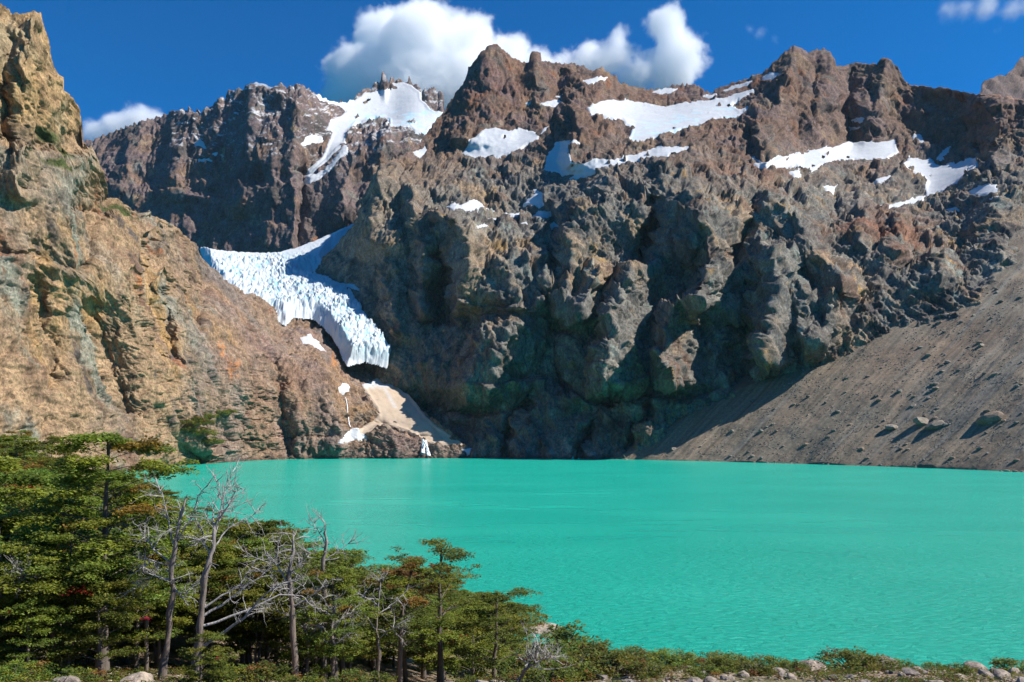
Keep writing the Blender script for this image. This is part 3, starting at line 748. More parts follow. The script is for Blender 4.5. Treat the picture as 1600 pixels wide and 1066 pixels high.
for pts, a, dc in [([(-100, 230), (0, 232), (80, 240), (130, 248)], 14, 40), ([(130, 330), (180, 345), (260, 360)], 14, 26), ([(-60, 400), (60, 410), (130, 430)], 10, 30), ([(440, 520), (500, 515), (540, 560)], 22, 26), ([(560, 668), (600, 668), (650, 690)], 20, 12), ([(540, 600), (580, 605)], 14, 20), ([(320, 690), (420, 690), (520, 690)], 8, 14)]:
    D = ledge(D, PXw, PYw, pts, a, dc)
P = pos(PX, PY, D)
snow_left = {
    'cone': [(566, 604), (578, 602), (590, 592), (604, 588), (620, 590), (632, 604), (642, 624), (656, 642), (668, 658), (684, 672), (704, 686), (720, 694), (700, 697), (668, 694), (655, 686), (640, 676), (620, 668), (604, 666), (592, 668), (580, 676), (562, 682), (560, 674), (578, 664), (592, 652), (590, 640), (580, 626), (572, 614)],
    'foot': [(530, 692), (540, 680), (548, 672), (556, 670), (566, 680), (572, 686), (556, 688), (540, 692), (530, 694)], 'spot': [(526, 608), (534, 602), (546, 606), (544, 614), (534, 612)], 'shore': [(722, 704), (734, 700), (750, 702), (762, 708), (756, 714), (740, 713)],
    'streak': [(468, 530), (480, 526), (494, 532), (508, 552), (500, 552), (486, 544), (474, 540)], 'streak2': [(452, 498), (468, 486), (474, 492), (480, 498), (462, 498)],
}
lh = rock_relief(P, 62, 19, 0.7, 0.5)
lh = angular((lh[0] * 0.75, lh[1] * 1.15), D, 13.5, 18, 13, 0.6, 3.0, 0.5, 0.4)
col = paint(P, [(TAN * 1.1,), (PALE * 0.85, 0.9, 0.0, 0.4, 0.8), (GREY * 1.2, 1.1, 0.05, 0.4, 0.6), (OCHRE, 1.2, 0.04, 0.38, 0.5), (BROWN * 1.1, 1.6, 0.05, 0.38, 0.5), (np.array([0.20, 0.205, 0.17]), 1.9, 0.08, 0.36, 0.6), (DARK * 1.3, 2.8, 0.14, 0.36, 0.4), (RUST * 1.2, 2.6, 0.22, 0.42, 0.45)], 4) * np.array([0.95, 0.89, 0.82])
up = sstep(260, 180, PY + 30 * fbm(PX / 60, PY / 60, 0 * PX, 3)) * (PX < 180)
col = mixc(col, OCHRE * 0.98, up * 0.5)
lowr = sstep(220, 420, PX + 60 * fbm(PX / 80, PY / 80, 0 * PX + 4, 3))
col = mixc(col, mixc(np.broadcast_to(MAUVE * 1.05, col.shape), BROWN * 1.25, sstep(-0.2, 0.3, fbm(P[..., 0] / 70, P[..., 1] / 70, P[..., 2] / 120, 4))), lowr * 0.62)
nrm = normals(P + normals(P) * (lh[0] + lh[1])[..., None])
moss = np.zeros(PX.shape)
for cx, cy, rx, ry in [(92, 262, 24, 7), (76, 214, 14, 14), (100, 240, 16, 8), (185, 335, 26, 6), (70, 205, 12, 6)]:
    moss = np.maximum(moss, sstep(1.3, 0.6, np.hypot((PX - cx) / rx, (PY - cy - (PX - cx) * 0.4) / ry) + 0.4 * fbm(PX / 9, PY / 9, 0 * PX, 2)))
col = mixc(col, MOSS, np.clip(moss, 0, 1))
orange = sstep(1.2, 0.5, np.hypot((PX - 362) / 10, (PY - 575) / 26)) + sstep(1.2, 0.5, np.hypot((PX - 345) / 6, (PY - 545) / 16)) + sstep(1.2, 0.5, np.hypot((PX - 222) / 8, (PY - 445) / 18)) + sstep(1.2, 0.4, np.hypot((PX - 520) / 6, (PY - 560) / 20))
col = mixc(col, np.array([0.40, 0.17, 0.06]), np.clip(orange, 0, 1) * sstep(-0.2, 0.2, fbm(PX / 8, PY / 12, 0 * PX, 3)) * 0.8)
_, sl, rock_left = finish('cliff', PX, PY, P, lh, snow_left, M_CLIFF, col, (6, 40, 30), snow_cut=2.5)
PXl, PYl = PX, PY


def cone_col(V, px, py):
    c = np.broadcast_to(np.array([0.48, 0.37, 0.27]), V.shape)
    t = sstep(-0.05, 0.35, fbm(V[:, 0] / 12 + V[:, 2] / 20, V[:, 1] / 40, V[:, 2] / 50, 4))
    c = mixc(c, np.array([0.36, 0.27, 0.19]), t * 0.7)
    w = np.maximum(sstep(612, 600, py + (px - 600) * 0.1 + 6 * fbm(px / 8, py / 8, 0 * px, 2)), sstep(6, 0, np.abs(px - 607 - (py - 620) * 0.55)) * (py < 640) * 0.5)
    return mixc(c, WHITE, np.clip(w, 0, 1))


snow_obj('snow_cone', sl['cone'], 'dirty tan avalanche snow cone reaching down to the lake', 'snow cone', colf=cone_col)
for k, lab in (('foot', 'white snow patch at the foot of the thin waterfall'), ('spot', 'small snow patch at the top of the thin waterfall'), ('shore', 'snow patch on the lake shore beside the waterfall cascade'), ('streak', 'snow streak on slabs under the icefall'), ('streak2', 'snow patch against the rock step in the icefall')):
    if k in sl: snow_obj('snow_patch', sl[k], lab)


def surf_point(PXa, PYa, R, px, py):
    i = np.argmin((PXa - px) ** 2 + (PYa - py) ** 2)
    return R.reshape(-1, 3)[i]


# ------------------------------------------------------------------ ICEFALL GLACIER
gl = [(314, 380), (340, 386), (372, 389), (412, 391), (440, 389), (470, 380), (500, 368), (530, 354), (562, 340), (556, 352), (540, 368), (520, 380), (510, 394), (505, 410), (484, 414), (470, 420), (492, 424), (505, 426), (532, 440), (552, 452), (566, 476), (585, 504), (598, 520), (616, 545), (608, 562), (592, 556), (570, 552),
      (546, 557), (532, 530), (508, 498), (490, 484), (458, 482), (448, 494), (428, 484), (400, 468), (370, 458), (344, 440), (326, 416)]
f_gl = tps([(300, 380, 1560), (372, 388, 1600), (440, 389, 1650), (500, 368, 1740), (562, 340, 1840), (520, 384, 1640), (490, 416, 1480), (330, 416, 1330), (400, 430, 1380), (344, 442, 1180), (400, 470, 1130), (448, 492, 1130), (500, 440, 1340), (548, 456, 1300), (500, 480, 1190), (570, 500, 1170), (540, 530, 1090), (616, 545, 1115), (600, 560, 1075), (546, 557, 1060), (640, 560, 1120), (300, 440, 1150), (420, 520, 1060)], 2e-4)
px = np.arange(300, 630, 0.9); py = np.arange(334, 570, 0.9)
PX, PY = np.meshgrid(px, py[::-1])
sdg = poly_sd(PX, PY, gl) + 2.5 * fbm(PX / 9, PY / 9, 0 * PX, 3)
P = pos(PX, PY, f_gl(PX, PY))
nrm = normals(P)
# broken blocks: cells laid out along the flow, larger drop where it steepens; smooth firn in the upper bay
act = sstep(392, 412, PY) * sstep(-2, 10, sdg)
act = np.maximum(act * 1.0, 0.12 * sstep(-2, 6, sdg))
u = (PX * 0.8 + PY * 0.55); v = (PY * 0.8 - PX * 0.45)
wx = 6 * fbm(PX / 30, PY / 30, 0 * PX, 3)
f1, f2, idv = cells((u + wx) / 9, (v - wx) / 5, 3)
g1, g2, idg = cells((u - wx) / 2.6 + 0.8 * fbm(PX / 6, PY / 6, 0 * PX, 2), (v + wx) / 1.9, 8)
crev = sstep(0.02, 0.3, f2 - f1)
blk = (idv - 0.5) * 2.2 + crev * 2.6 + (idg - 0.5) * 1.2 + 1.2 * sstep(0.0, 0.3, g2 - g1) + 2.2 * fbm(PX / 5, PY / 5, 0 * PX + 2, 3)
thick = np.clip(sdg * 1.5, -6, 12)
blk = blk * (0.5 + 1.0 * sstep(-0.3, 0.35, fbm(PX / 28, PY / 18, 0 * PX + 21, 3)))
V = P + nrm * (act * blk + thick - 8)[..., None] + np.array([0, 0, 1.0]) * (act * (idv - 0.4) * 0.8)[..., None]
deep = act * (0.35 + 0.65 * sstep(-0.1, 0.35, fbm(PX / 22, PY / 14, 0 * PX + 31, 3))) * np.clip((1 - crev) * 0.9 + sstep(0.1, -0.35, fbm(PX / 16, PY / 12, 0 * PX + 7, 4)) * 0.6 + (1 - sstep(0, 0.2, g2 - g1)) * 0.35, 0, 1)
cg = mixc(np.broadcast_to(np.array([0.56, 0.585, 0.60]), V.shape), np.array([0.24, 0.48, 0.56]), deep)
cg = mixc(cg, np.array([0.62, 0.55, 0.47]), act * sstep(0.2, 0.4, fbm(PX / 10, PY / 8, 0 * PX + 11, 3)) * 0.4)
fc = grid_faces(*PX.shape)
kf = (sdg > -3).ravel()[fc].all(1)
used = np.unique(fc[kf]); remap = np.full(PX.size, -1, np.int64); remap[used] = np.arange(len(used))
o = mesh_obj('glacier', V.reshape(-1, 3)[used], remap[fc[kf]], M_SNOW, col=cg.reshape(-1, 3)[used], smooth=False)
tag(o, 'crevassed white and blue icefall glacier wedged between cliff and mountain', 'glacier')

# ------------------------------------------------------------------ SCREE
px = np.concatenate([np.arange(925, 1660, 1.7), np.arange(1660, 2900, 7.0)])
top = interp(SCREE_TOP, px) - 14
nr = 220
t = np.linspace(0, 1, nr)[:, None] ** 1.0
bot = HZ + CAMZ * F / shore_d(px) + 3
PX = np.repeat(px[None], nr, 0); PY = bot[None] * (1 - t) + top[None] * t
D = scree_d(PX, PY)
over = np.clip(interp(SCREE_TOP, PX) - PY, 0, None)
D = D + over * 2.2
P = pos(PX, PY, D)
nrm = normals(P)
along = PX + (PY - 720) * 0.95              # fall lines run down to the left
h = 3.0 * fbm(P[..., 0] / 60, P[..., 1] / 60, P[..., 2] / 60, 3) + 0.7 * fbm(along / 16, PY / 300, 0 * PX, 4) + 0.4 * fbm(P[..., 0] / 5, P[..., 1] / 5, P[..., 2] / 5, 4, 0.7)
h = h + 1.5 * sstep(0.0, 0.25, fbm(along / 60 + 9, PY / 400, 0 * PX, 2))
h = h * sstep(0, 0.02, t)
Vs = P + nrm * h[..., None]
col = paint(P, [(np.array([0.235, 0.19, 0.138]),), (np.array([0.205, 0.178, 0.135]), 0.8, -0.1, 0.3, 1.0), (np.array([0.245, 0.18, 0.125]), 0.7, 0.0, 0.3, 1.0)], 6)
band = fbm(along / 22 + 3, PY / 240, 0 * PX, 4)
col = mixc(col, np.array([0.2, 0.185, 0.155]), sstep(0.05, 0.35, band) * 0.8)
col = mixc(col, np.array([0.25, 0.19, 0.135]), sstep(-0.05, -0.35, band) * 0.7)
fine_b = fbm(along / 7 + 5, PY / 160, 0 * PX + 3, 4, 0.6)
col = col * 0.87 * (1 + 0.75 * np.clip(fine_b, -0.6, 0.6))[..., None]
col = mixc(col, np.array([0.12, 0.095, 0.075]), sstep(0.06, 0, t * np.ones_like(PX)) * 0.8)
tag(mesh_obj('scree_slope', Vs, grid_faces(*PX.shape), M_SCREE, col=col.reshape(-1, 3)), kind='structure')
PXs, PYs = PX, PY

# rocks: a handful of shared boulder shapes
from mathutils import Vector, noise as mnoise
import bmesh


def rock_mesh(seed, sub=2, flat=0.7, col=(0.2, 0.17, 0.14)):
    bm = bmesh.new()
    bmesh.ops.create_icosphere(bm, subdivisions=sub, radius=1.0)
    r = random.Random(seed)
    off = Vector((r.uniform(0, 50), r.uniform(0, 50), r.uniform(0, 50)))
    planes = [(Vector((r.gauss(0, 1), r.gauss(0, 1), r.gauss(0, 0.8))).normalized(), r.uniform(0.55, 0.9)) for _ in range(9)]
    for v in bm.verts:
        p_ = v.co.copy()
        for nn, dd in planes:
            q = p_.dot(nn)
            if q > dd: p_ -= nn * (q - dd) * 0.92
        p_ *= 1 + 0.16 * mnoise.noise(v.co * 1.6 + off)
        v.co = Vector((p_.x, p_.y * r.uniform(0.98, 1.02), p_.z * flat))
    me = bpy.data.meshes.new('boulder')
    bm.to_mesh(me); bm.free()
    a = me.color_attributes.new('Col', 'FLOAT_COLOR', 'POINT')
    a.data.foreach_set('color', np.tile(np.array([*col, 1], np.float32), len(me.vertices)))
    me.materials.append(M_BOULDER)
    return me


ROCKS = [rock_mesh(i, 2, 0.62 + 0.05 * (i % 4), c) for i, c in enumerate([(0.25, 0.21, 0.17), (0.2, 0.17, 0.14), (0.23, 0.17, 0.125), (0.19, 0.18, 0.16), (0.28, 0.235, 0.185), (0.17, 0.135, 0.11)])]
ROCKS_PALE = [rock_mesh(20 + i, 3, 0.62 + 0.06 * (i % 3), c) for i, c in enumerate([(0.27, 0.225, 0.185), (0.22, 0.19, 0.165), (0.31, 0.255, 0.2), (0.19, 0.165, 0.145)])]


def put_rock(me, loc, size, rz, label, group=None, name='boulder', sx=1.0):
    o = link(bpy.data.objects.new(name, me))
    o.location = loc; o.scale = (size * sx, size, size); o.rotation_euler = (random.uniform(-0.25, 0.25), random.uniform(-0.25, 0.25), rz)
    return tag(o, label, 'boulder', group)


BIG = [(1545, 658, 17, 'largest boulder on the scree, dark and wide'), (1440, 662, 12, 'pale rounded boulder of the pair low on the scree'), (1460, 667, 13, 'larger boulder of the close pair low on the scree'), (1392, 668, 9, 'dark flat boulder standing alone left of the boulder pair')]
for x, y, s, lab in BIG:
    q = surf_point(PXs, PYs, Vs, x, y)
    put_rock(random.choice(ROCKS), q + np.array([0, 0, s * 0.15]), s * q[1] / F, random.uniform(0, 6), lab, sx=1.3)
k = 0
while k < 285:
    x = random.uniform(1000, 1600); y = random.uniform(400, 728)
    y0 = interp(SCREE_TOP, x)
    if y < y0 + 6 or y > HZ + CAMZ * F / shore_d(x) - 2: continue
    clump = float(pn(x / 40, y / 26, 3.3)) + 0.5 * float(pn(x / 14, y / 14, 8.3)) + 0.35 * (x > 1250) - 0.1
    if random.random() > 0.12 + 0.9 * max(0, clump): continue
    q = surf_point(PXs, PYs, Vs, x, y)
    s = random.choice([1.0, 1.2, 1.4, 1.8, 2.2, 3.0, 4.2]) * random.uniform(0.8, 1.2)
    put_rock(random.choice(ROCKS), q + np.array([0, 0, 0.1 * s]), s * q[1] / F, random.uniform(0, 6), ('small' if s < 1.6 else 'middling' if s < 2.6 else 'large') + ' angular boulder on the scree slope ' + ('close above the lake edge' if q[2] < 22 else 'near the largest boulder' if abs(x - 1545) < 70 and abs(y - 655) < 50 else 'around the boulder pair' if abs(x - 1450) < 50 and abs(y - 665) < 45 else 'just below the rock wall' if y < y0 + 40 else 'high up toward the scree head' if y < 560 else 'in the middle of the slope'), 'boulders scattered on the scree', sx=random.uniform(0.9, 1.4))
    k += 1
# rubble too small to count
base_rock = np.array([v.co[:] for v in rock_mesh(99, 1, 0.7).vertices]); tri = np.array([p_.vertices[:] for p_ in rock_mesh(99, 1, 0.7).polygons])
VV, TT, nn = [], [], 0
cnt = 0
while cnt < 7500:
    x = random.uniform(960, 1640); y = random.uniform(300, 730)
    if y < interp(SCREE_TOP, x) + 2 or y > HZ + CAMZ * F / shore_d(x): continue
    if random.random() > 0.35 + 0.8 * float(pn(x / 30, y / 20, 1.3)): continue
    i = (np.abs(PXs[0] - x)).argmin(); j = (np.abs(PYs[:, i] - y)).argmin()
    q = Vs[j, i]
    s = random.uniform(0.5, 1.25) * q[1] / F * random.choice([0.6, 0.8, 1.0, 1.3])
    a = random.uniform(0, 6.28); R = np.array([[math.cos(a), -math.sin(a), 0], [math.sin(a), math.cos(a), 0], [0, 0, 1]])
    VV.append((base_rock * s) @ R.T * np.array([1.2, 1, 1]) + q); TT.append(tri + nn); nn += len(base_rock); cnt += 1
cc = np.repeat(np.array([(0.24, 0.2, 0.165), (0.18, 0.155, 0.13), (0.29, 0.25, 0.2)])[rng.integers(0, 3, cnt)], len(base_rock), 0)
tag(mesh_obj('scree_rubble', np.concatenate(VV), np.concatenate(TT), M_BOULDER, col=cc, smooth=False), 'loose grey-brown stones strewn over the scree slope', 'rubble', kind='stuff')

# ------------------------------------------------------------------ waterfalls
m, n, l, p = new_mat('falling_water')
g = N(n, 'ShaderNodeNewGeometry')
mp = N(n, 'ShaderNodeMapping'); mp.inputs['Scale'].default_value = (0.9, 0.9, 0.12); l.new(g.outputs['Position'], mp.inputs[0])
w1 = N(n, 'ShaderNodeTexNoise', Scale=1.0, Detail=5.0, Roughness=0.6); l.new(mp.outputs[0], w1.inputs['Vector'])
r = ramp(n, l, w1.outputs[0], [(0.3, (0.55, 0.62, 0.66)), (0.6, (0.86, 0.88, 0.9))]); l.new(r.outputs[0], p.inputs['Base Color'])
p.inputs['Roughness'].default_value = 0.4
M_FALL = m


def tube(path, rad, sides=6):
    """tapered tube along a path -> verts, quads"""
    path = np.asarray(path, float); n_ = len(path); rad = np.broadcast_to(np.asarray(rad, float), (n_,))
    t = np.gradient(path, axis=0); t /= np.linalg.norm(t, axis=1)[:, None] + 1e-9
    up = np.where(np.abs(t[:, 2:3]) > 0.9, np.array([[1.0, 0, 0]]), np.array([[0, 0, 1.0]]))
    a = np.cross(t, up); a /= np.linalg.norm(a, axis=1)[:, None] + 1e-9
    b_ = np.cross(t, a)
    th = np.linspace(0, 2 * math.pi, sides, endpoint=False)
    V = path[:, None] + rad[:, None, None] * (np.cos(th)[None, :, None] * a[:, None] + np.sin(th)[None, :, None] * b_[:, None])
    i = np.arange(n_ * sides).reshape(n_, sides); j = np.roll(i, -1, 1)
    Fq = np.stack([i[:-1], j[:-1], j[1:], i[1:]], -1).reshape(-1, 4)
    return V.reshape(-1, 3), Fq


class MB:
    def __init__(self): self.V, self.F, self.C, self.n = [], [], [], 0

    def add(self, V, Fq, c=None):
        self.V.append(V); self.F.append(Fq + self.n); self.n += len(V)
        if c is not None: self.C.append(np.broadcast_to(np.asarray(c, float), (len(V), 3)))

    def build(self, name, mat, parent=None, smooth=True):
        return mesh_obj(name, np.concatenate(self.V), np.concatenate(self.F), mat, parent, smooth, np.concatenate(self.C) if self.C else None)

    def mesh(self, name, mat, smooth=True):
        o = self.build(name, mat, None, smooth); me = o.data
        bpy.data.objects.remove(o)
        return me


def fall(pts, w, name, label):
    mb = MB()
    for k, line in enumerate(pts):
        q = np.array([surf_point(PXl, PYl, rock_left, x, y) for x, y in line]) + np.array([0, -5.0, 1.0])
        tt = np.linspace(0, 1, len(q)); t2 = np.linspace(0, 1, 14)
        q = np.stack([np.interp(t2, tt, q[:, c]) for c in range(3)], 1)
        q[:, 0] += rng.normal(0, 0.25, 14)
        V, Fq = tube(q, w * (0.7 + 0.5 * t2) * rng.uniform(0.8, 1.2, 14), 6)
        mb.add(V, Fq)
    tag(mb.build(name, M_FALL), label, 'waterfall')


fall([[(541, 622), (543, 640), (545, 660), (548, 672)]], 0.7, 'waterfall', 'thin waterfall thread dropping to the small white snow patch')
fall([[(661, 694), (660, 703), (658, 714)], [(666, 694), (667, 704), (670, 714)], [(662, 696), (668, 702), (672, 714)], [(664, 695), (663, 706), (663, 714)]], 1.5, 'waterfall', 'short white cascade spilling into the lake below the dirty snow')

# ------------------------------------------------------------------ NEAR GROUND (the wooded bank the camera stands on)
f_gnd = tps([(0, 0, 23.3), (-30, 0, 24.5), (30, 0, 23), (0, -20, 26), (-60, -10, 30), (60, -10, 24), (0, 20, 18.5), (-4, 26, 16.8), (-3, 31, 15.0), (-8, 30, 15.8), (20, 20, 18.3), (-14, 28, 16.7), (-25, 28, 17.2), (-60, 28, 21),
             (2, 34, 15.3), (8, 31, 15.9), (16, 30, 16.1), (24, 30, 15.9), (40, 30, 15.7), (2, 45, 9.6), (12, 42, 9), (24, 42, 8.6), (45, 45, 7), (5, 92, 0), (20, 72, 0), (40, 64, 0), (70, 60, 0), (20, 85, -4), (40, 80, -5), (8, 105, -4), (80, 90, -9),
             (-3.5, 40, 12.4), (-10, 50, 11), (-12, 70, 7.5), (-20, 100, 4), (-8, 112, 0), (-50, 160, 0), (-95, 220, 0), (-155, 310, 0), (-232, 450, 0), (-290, 604, 0), (-60, 60, 18), (-60, 100, 17), (-95, 150, 18), (-70, 160, 7), (-125, 200, 15), (-165, 250, 18), (-190, 310, 10), (-270, 450, 12), (-345, 600, 15),
             (-300, 400, 45), (-200, 200, 45), (-150, 100, 40), (-120, 50, 35), (20, 150, -7), (0, 220, -9), (-60, 310, -8), (-120, 450, -8), (-200, 604, -8), (-30, 40, 16), (-30, 70, 12)], 1e-5)


def gz(x, y):
    x = np.asarray(x, float); y = np.asarray(y, float)
    h_ = np.clip(f_gnd(x, y), -7, 60)
    return h_ + 0.22 * fbm(x / 3, y / 3, 0 * x, 4) * np.clip(y / 15, 0.2, 1)


vy = np.concatenate([np.linspace(-12, 14, 14), 14 * (660 / 14.0) ** np.linspace(0.004, 1, 230)])
uu = np.linspace(-1.25, 1.15, 250)
X = uu[None] * (vy[:, None] + 22); Y = np.repeat(vy[:, None], len(uu), 1)
Z = gz(X, Y)
c = paint(np.stack([X, Y, Z], -1) * 30, [(np.array([0.26, 0.19, 0.125]),), (np.array([0.19, 0.135, 0.09]), 0.5, -0.2, 0.3, 1), (np.array([0.32, 0.25, 0.18]), 0.9, 0.05, 0.4, 1)], 9)
grass = sstep(-0.05, 0.25, fbm(X / 4, Y / 4, 0 * X + 5, 4))
c = mixc(c, np.array([0.085, 0.085, 0.03]), grass * 0.75)
tag(mesh_obj('ground', np.stack([X, Y, Z], -1), grid_faces(*X.shape), M_SOIL, col=c.reshape(-1, 3)), kind='structure')

# ------------------------------------------------------------------ TREES
m, n, l, p = new_mat('leaves')
at = N(n, 'ShaderNodeAttribute', attribute_name='Col')
oi = N(n, 'ShaderNodeObjectInfo')
hs2 = N(n, 'ShaderNodeHueSaturation')
mr = N(n, 'ShaderNodeMapRange'); mr.inputs[3].default_value = 0.472; mr.inputs[4].default_value = 0.518; l.new(oi.outputs['Random'], mr.inputs[0]); l.new(mr.outputs[0], hs2.inputs['Hue'])
mr2 = N(n, 'ShaderNodeMapRange'); mr2.inputs[3].default_value = 0.75; mr2.inputs[4].default_value = 1.3; l.new(oi.outputs['Random'], mr2.inputs[0]); l.new(mr2.outputs[0], hs2.inputs['Value'])
l.new(at.outputs['Color'], hs2.inputs['Color'])
l.new(hs2.outputs[0], p.inputs['Base Color'])
p.inputs['Roughness'].default_value = 0.6; p.inputs['Specular IOR Level'].default_value = 0.25
tr = N(n, 'ShaderNodeBsdfTranslucent'); l.new(hs2.outputs[0], tr.inputs[0])
ms = N(n, 'ShaderNodeMixShader'); ms.inputs[0].default_value = 0.42
l.new(p.outputs[0], ms.inputs[1]); l.new(tr.outputs[0], ms.inputs[2]); l.new(ms.outputs[0], n['Material Output'].inputs[0])
M_LEAF = m

m, n, l, p = new_mat('bark')
at = N(n, 'ShaderNodeAttribute', attribute_name='Col')
tc = N(n, 'ShaderNodeTexCoord')
mp = N(n, 'ShaderNodeMapping'); mp.inputs['Scale'].default_value = (14, 14, 2.5); l.new(tc.outputs['Object'], mp.inputs[0])
w1 = N(n, 'ShaderNodeTexNoise', Scale=1.0, Detail=6.0, Roughness=0.65); l.new(mp.outputs[0], w1.inputs['Vector'])
r = ramp(n, l, w1.outputs[0], [(0.3, (0.5, 0.5, 0.5)), (0.55, (1, 1, 1)), (0.75, (1.3, 1.3, 1.3))])
mx = N(n, 'ShaderNodeMix', data_type='RGBA', blend_type='MULTIPLY'); mx.inputs[0].default_value = 1
l.new(at.outputs['Color'], mx.inputs[6]); l.new(r.outputs[0], mx.inputs[7]); l.new(mx.outputs[2], p.inputs['Base Color'])
b = N(n, 'ShaderNodeBump', Strength=0.8, Distance=0.04); l.new(w1.outputs[0], b.inputs['Height']); l.new(b.outputs[0], p.inputs['Normal'])
p.inputs['Roughness'].default_value = 0.85
M_BARK = m

LG = np.array([0.185, 0.23, 0.032]); LD = np.array([0.10, 0.145, 0.026]); LY = np.array([0.235, 0.235, 0.03]); LO = np.array([0.24, 0.12, 0.03]); LR = np.array([0.42, 0.05, 0.025])
BARK = np.array([0.135, 0.105, 0.085]); SILVER = np.array([0.38, 0.355, 0.335])


def leaf_pad(r, cen, R, nleaf, size, colr, thick=0.09):
    """a flat spray of small leaves"""
    a = r.uniform(0, 2 * math.pi, nleaf); q = np.sqrt(r.uniform(0, 1, nleaf)) * R * (1 + 0.35 * np.sin(a * 3 + r.uniform(0, 6)))
    c = np.stack([np.cos(a) * q, np.sin(a) * q, r.normal(0, thick, nleaf) - 0.16 * R * (q / R) ** 2], 1) + cen
    nrm_ = np.stack([r.normal(0, 0.42, nleaf), r.normal(0, 0.42, nleaf), np.ones(nleaf)], 1); nrm_ /= np.linalg.norm(nrm_, axis=1)[:, None]
    d = r.normal(size=(nleaf, 3)); d -= nrm_ * (d * nrm_).sum(1)[:, None]; d /= np.linalg.norm(d, axis=1)[:, None]
    e = np.cross(nrm_, d)
    s_ = size * r.uniform(0.7, 1.4, nleaf)[:, None]
    V = np.stack([c - d * s_, c + e * s_ * 0.55, c + d * s_, c - e * s_ * 0.55], 1).reshape(-1, 3)
    Fq = np.arange(nleaf * 4).reshape(-1, 4)
    cc = np.repeat(np.clip(colr * r.uniform(0.7, 1.3, (nleaf, 1)) + r.normal(0, 0.008, (nleaf, 3)), 0.01, 1), 4, 0)
    return V, Fq, cc


def make_tree(seed, H=9.0, spread=2.9, clear=0.32, limbs=24, leaf=1.0, stems=1, tint=0.0, lean=0.0, bare=0.0, wind=0.25, lsize=0.075):
    """layered southern beech: returns trunk mesh, limb mesh, leaf mesh"""
    r = np.random.default_rng(seed)
    tk, lb, lf = MB(), MB(), MB()
    for st in range(stems):
        hs_ = H * (1.0 if st == 0 else r.uniform(0.6, 0.9))
        a0 = r.uniform(0, 6.28); tl = 0 if stems == 1 else r.uniform(0.10, 0.24)
        k = np.linspace(0, 1, 9)
        bend = np.cumsum(r.normal(0, 0.035, (9, 2)), 0) * hs_ * 0.35
        pth = np.stack([lean * hs_ * k ** 1.3 + math.cos(a0) * tl * hs_ * k ** 0.8 + bend[:, 0] * k, math.sin(a0) * tl * hs_ * k ** 0.8 + bend[:, 1] * k, -0.6 + (hs_ * 0.95 + 0.45) * k], 1)
        r0 = 0.026 * hs_ * (1.0 if stems == 1 else 0.75)
        rad = r0 * (1 - 0.9 * k) + 0.35 * r0 * np.exp(-k * 14)
        tk.add(*tube(pth, rad, 9), BARK * r.uniform(0.8, 1.2))
        nl = int(limbs * (1 if st == 0 else 0.55))
        for _ in range(5):
            cen = pth[-1] + np.array([r.normal(0, 0.3), r.normal(0, 0.3), r.uniform(-0.25, 0.15)])
            lf.add(*leaf_pad(r, cen, spread * 0.16 * r.uniform(0.8, 1.3), int(90 * leaf), lsize, (LG + LD) * 0.5 * r.uniform(0.8, 1.2), 0.07))
            lb.add(*tube(np.stack([pth[-2], (pth[-1] + cen) / 2, cen]), [rad[-2] * 0.6, 0.015, 0.006], 4), BARK)
        for i in range(nl):
            f = clear + (0.98 - clear) * ((i + r.uniform(0, 0.9)) / nl)
            p0 = np.array([np.interp(f, k, pth[:, c]) for c in range(3)])
            az = i * 2.4 + r.uniform(-0.5, 0.5)
            g_ = (f - clear) / (1 - clear)
            L = spread * (0.28 + 0.75 * math.sin(math.pi * min(1, 0.25 + 0.72 * g_)) ** 0.8) * r.uniform(0.6, 1.2) * (1 + wind * math.cos(az)) * hs_ / H
            up = 0.75 - 0.25 * g_ + r.uniform(-0.15, 0.15)
            q = np.linspace(0, 1, 6)
            wob = np.cumsum(r.normal(0, 0.05, (6, 3)), 0) * L * 0.6
            lp = p0 + np.stack([np.cos(az) * L * q, np.sin(az) * L * q, L * up * (q - 0.62 * q * q) * 0.75], 1) + wob * q[:, None]
            lr = max(0.012, 0.33 * np.interp(f, k, rad)) * (1 - 0.85 * q)
            lb.add(*tube(lp, lr, 5), BARK * r.uniform(0.75, 1.1))
            if r.uniform() < bare: continue
            spots = [(lp[3], 0.75), (lp[4], 0.95), (lp[5], 1.0)]
            for sgn in (-1, 1):
                for qq in (0.45, 0.7, 0.9):
                    if r.uniform() < 0.2: continue
                    b0 = np.array([np.interp(qq, q, lp[:, c]) for c in range(3)])
                    L2 = L * r.uniform(0.18, 0.42)
                    az2 = az + sgn * r.uniform(0.6, 1.1)
                    b1 = b0 + np.array([math.cos(az2) * L2, math.sin(az2) * L2, L2 * r.uniform(0.0, 0.35)])
                    lb.add(*tube(np.stack([b0, (b0 + b1) / 2 + r.normal(0, 0.04, 3), b1]), [lr[3] * 0.7, lr[3] * 0.5, 0.006], 4), BARK * 0.9)
                    spots.append((b1, r.uniform(0.7, 1.0)))
            tone = r.uniform()
            base = LD * (1 - tone) + LG * tone
            if r.uniform() < tint * (0.4 + 0.9 * g_): base = LO * r.uniform(0.6, 1) + LG * 0.2
            elif r.uniform() < 0.3: base = base * 0.5 + LY * 0.5
            for cen, sz in spots:
                R = spread * 0.17 * sz * r.uniform(0.75, 1.3)
                nlf = int(105 * leaf * (R / 0.5) ** 1.6)
                cb = base * r.uniform(0.8, 1.2)
                if r.uniform() < 0.004: cb = LR * 0.85
                V, Fq, cc = leaf_pad(r, cen + np.array([0, 0, 0.05]), R, max(12, nlf), lsize, cb, 0.055 + 0.03 * R)
                lf.add(V, Fq, cc)
    return tk.mesh('trunk', M_BARK), lb.mesh('limbs', M_BARK), lf.mesh('crown', M_LEAF, False)


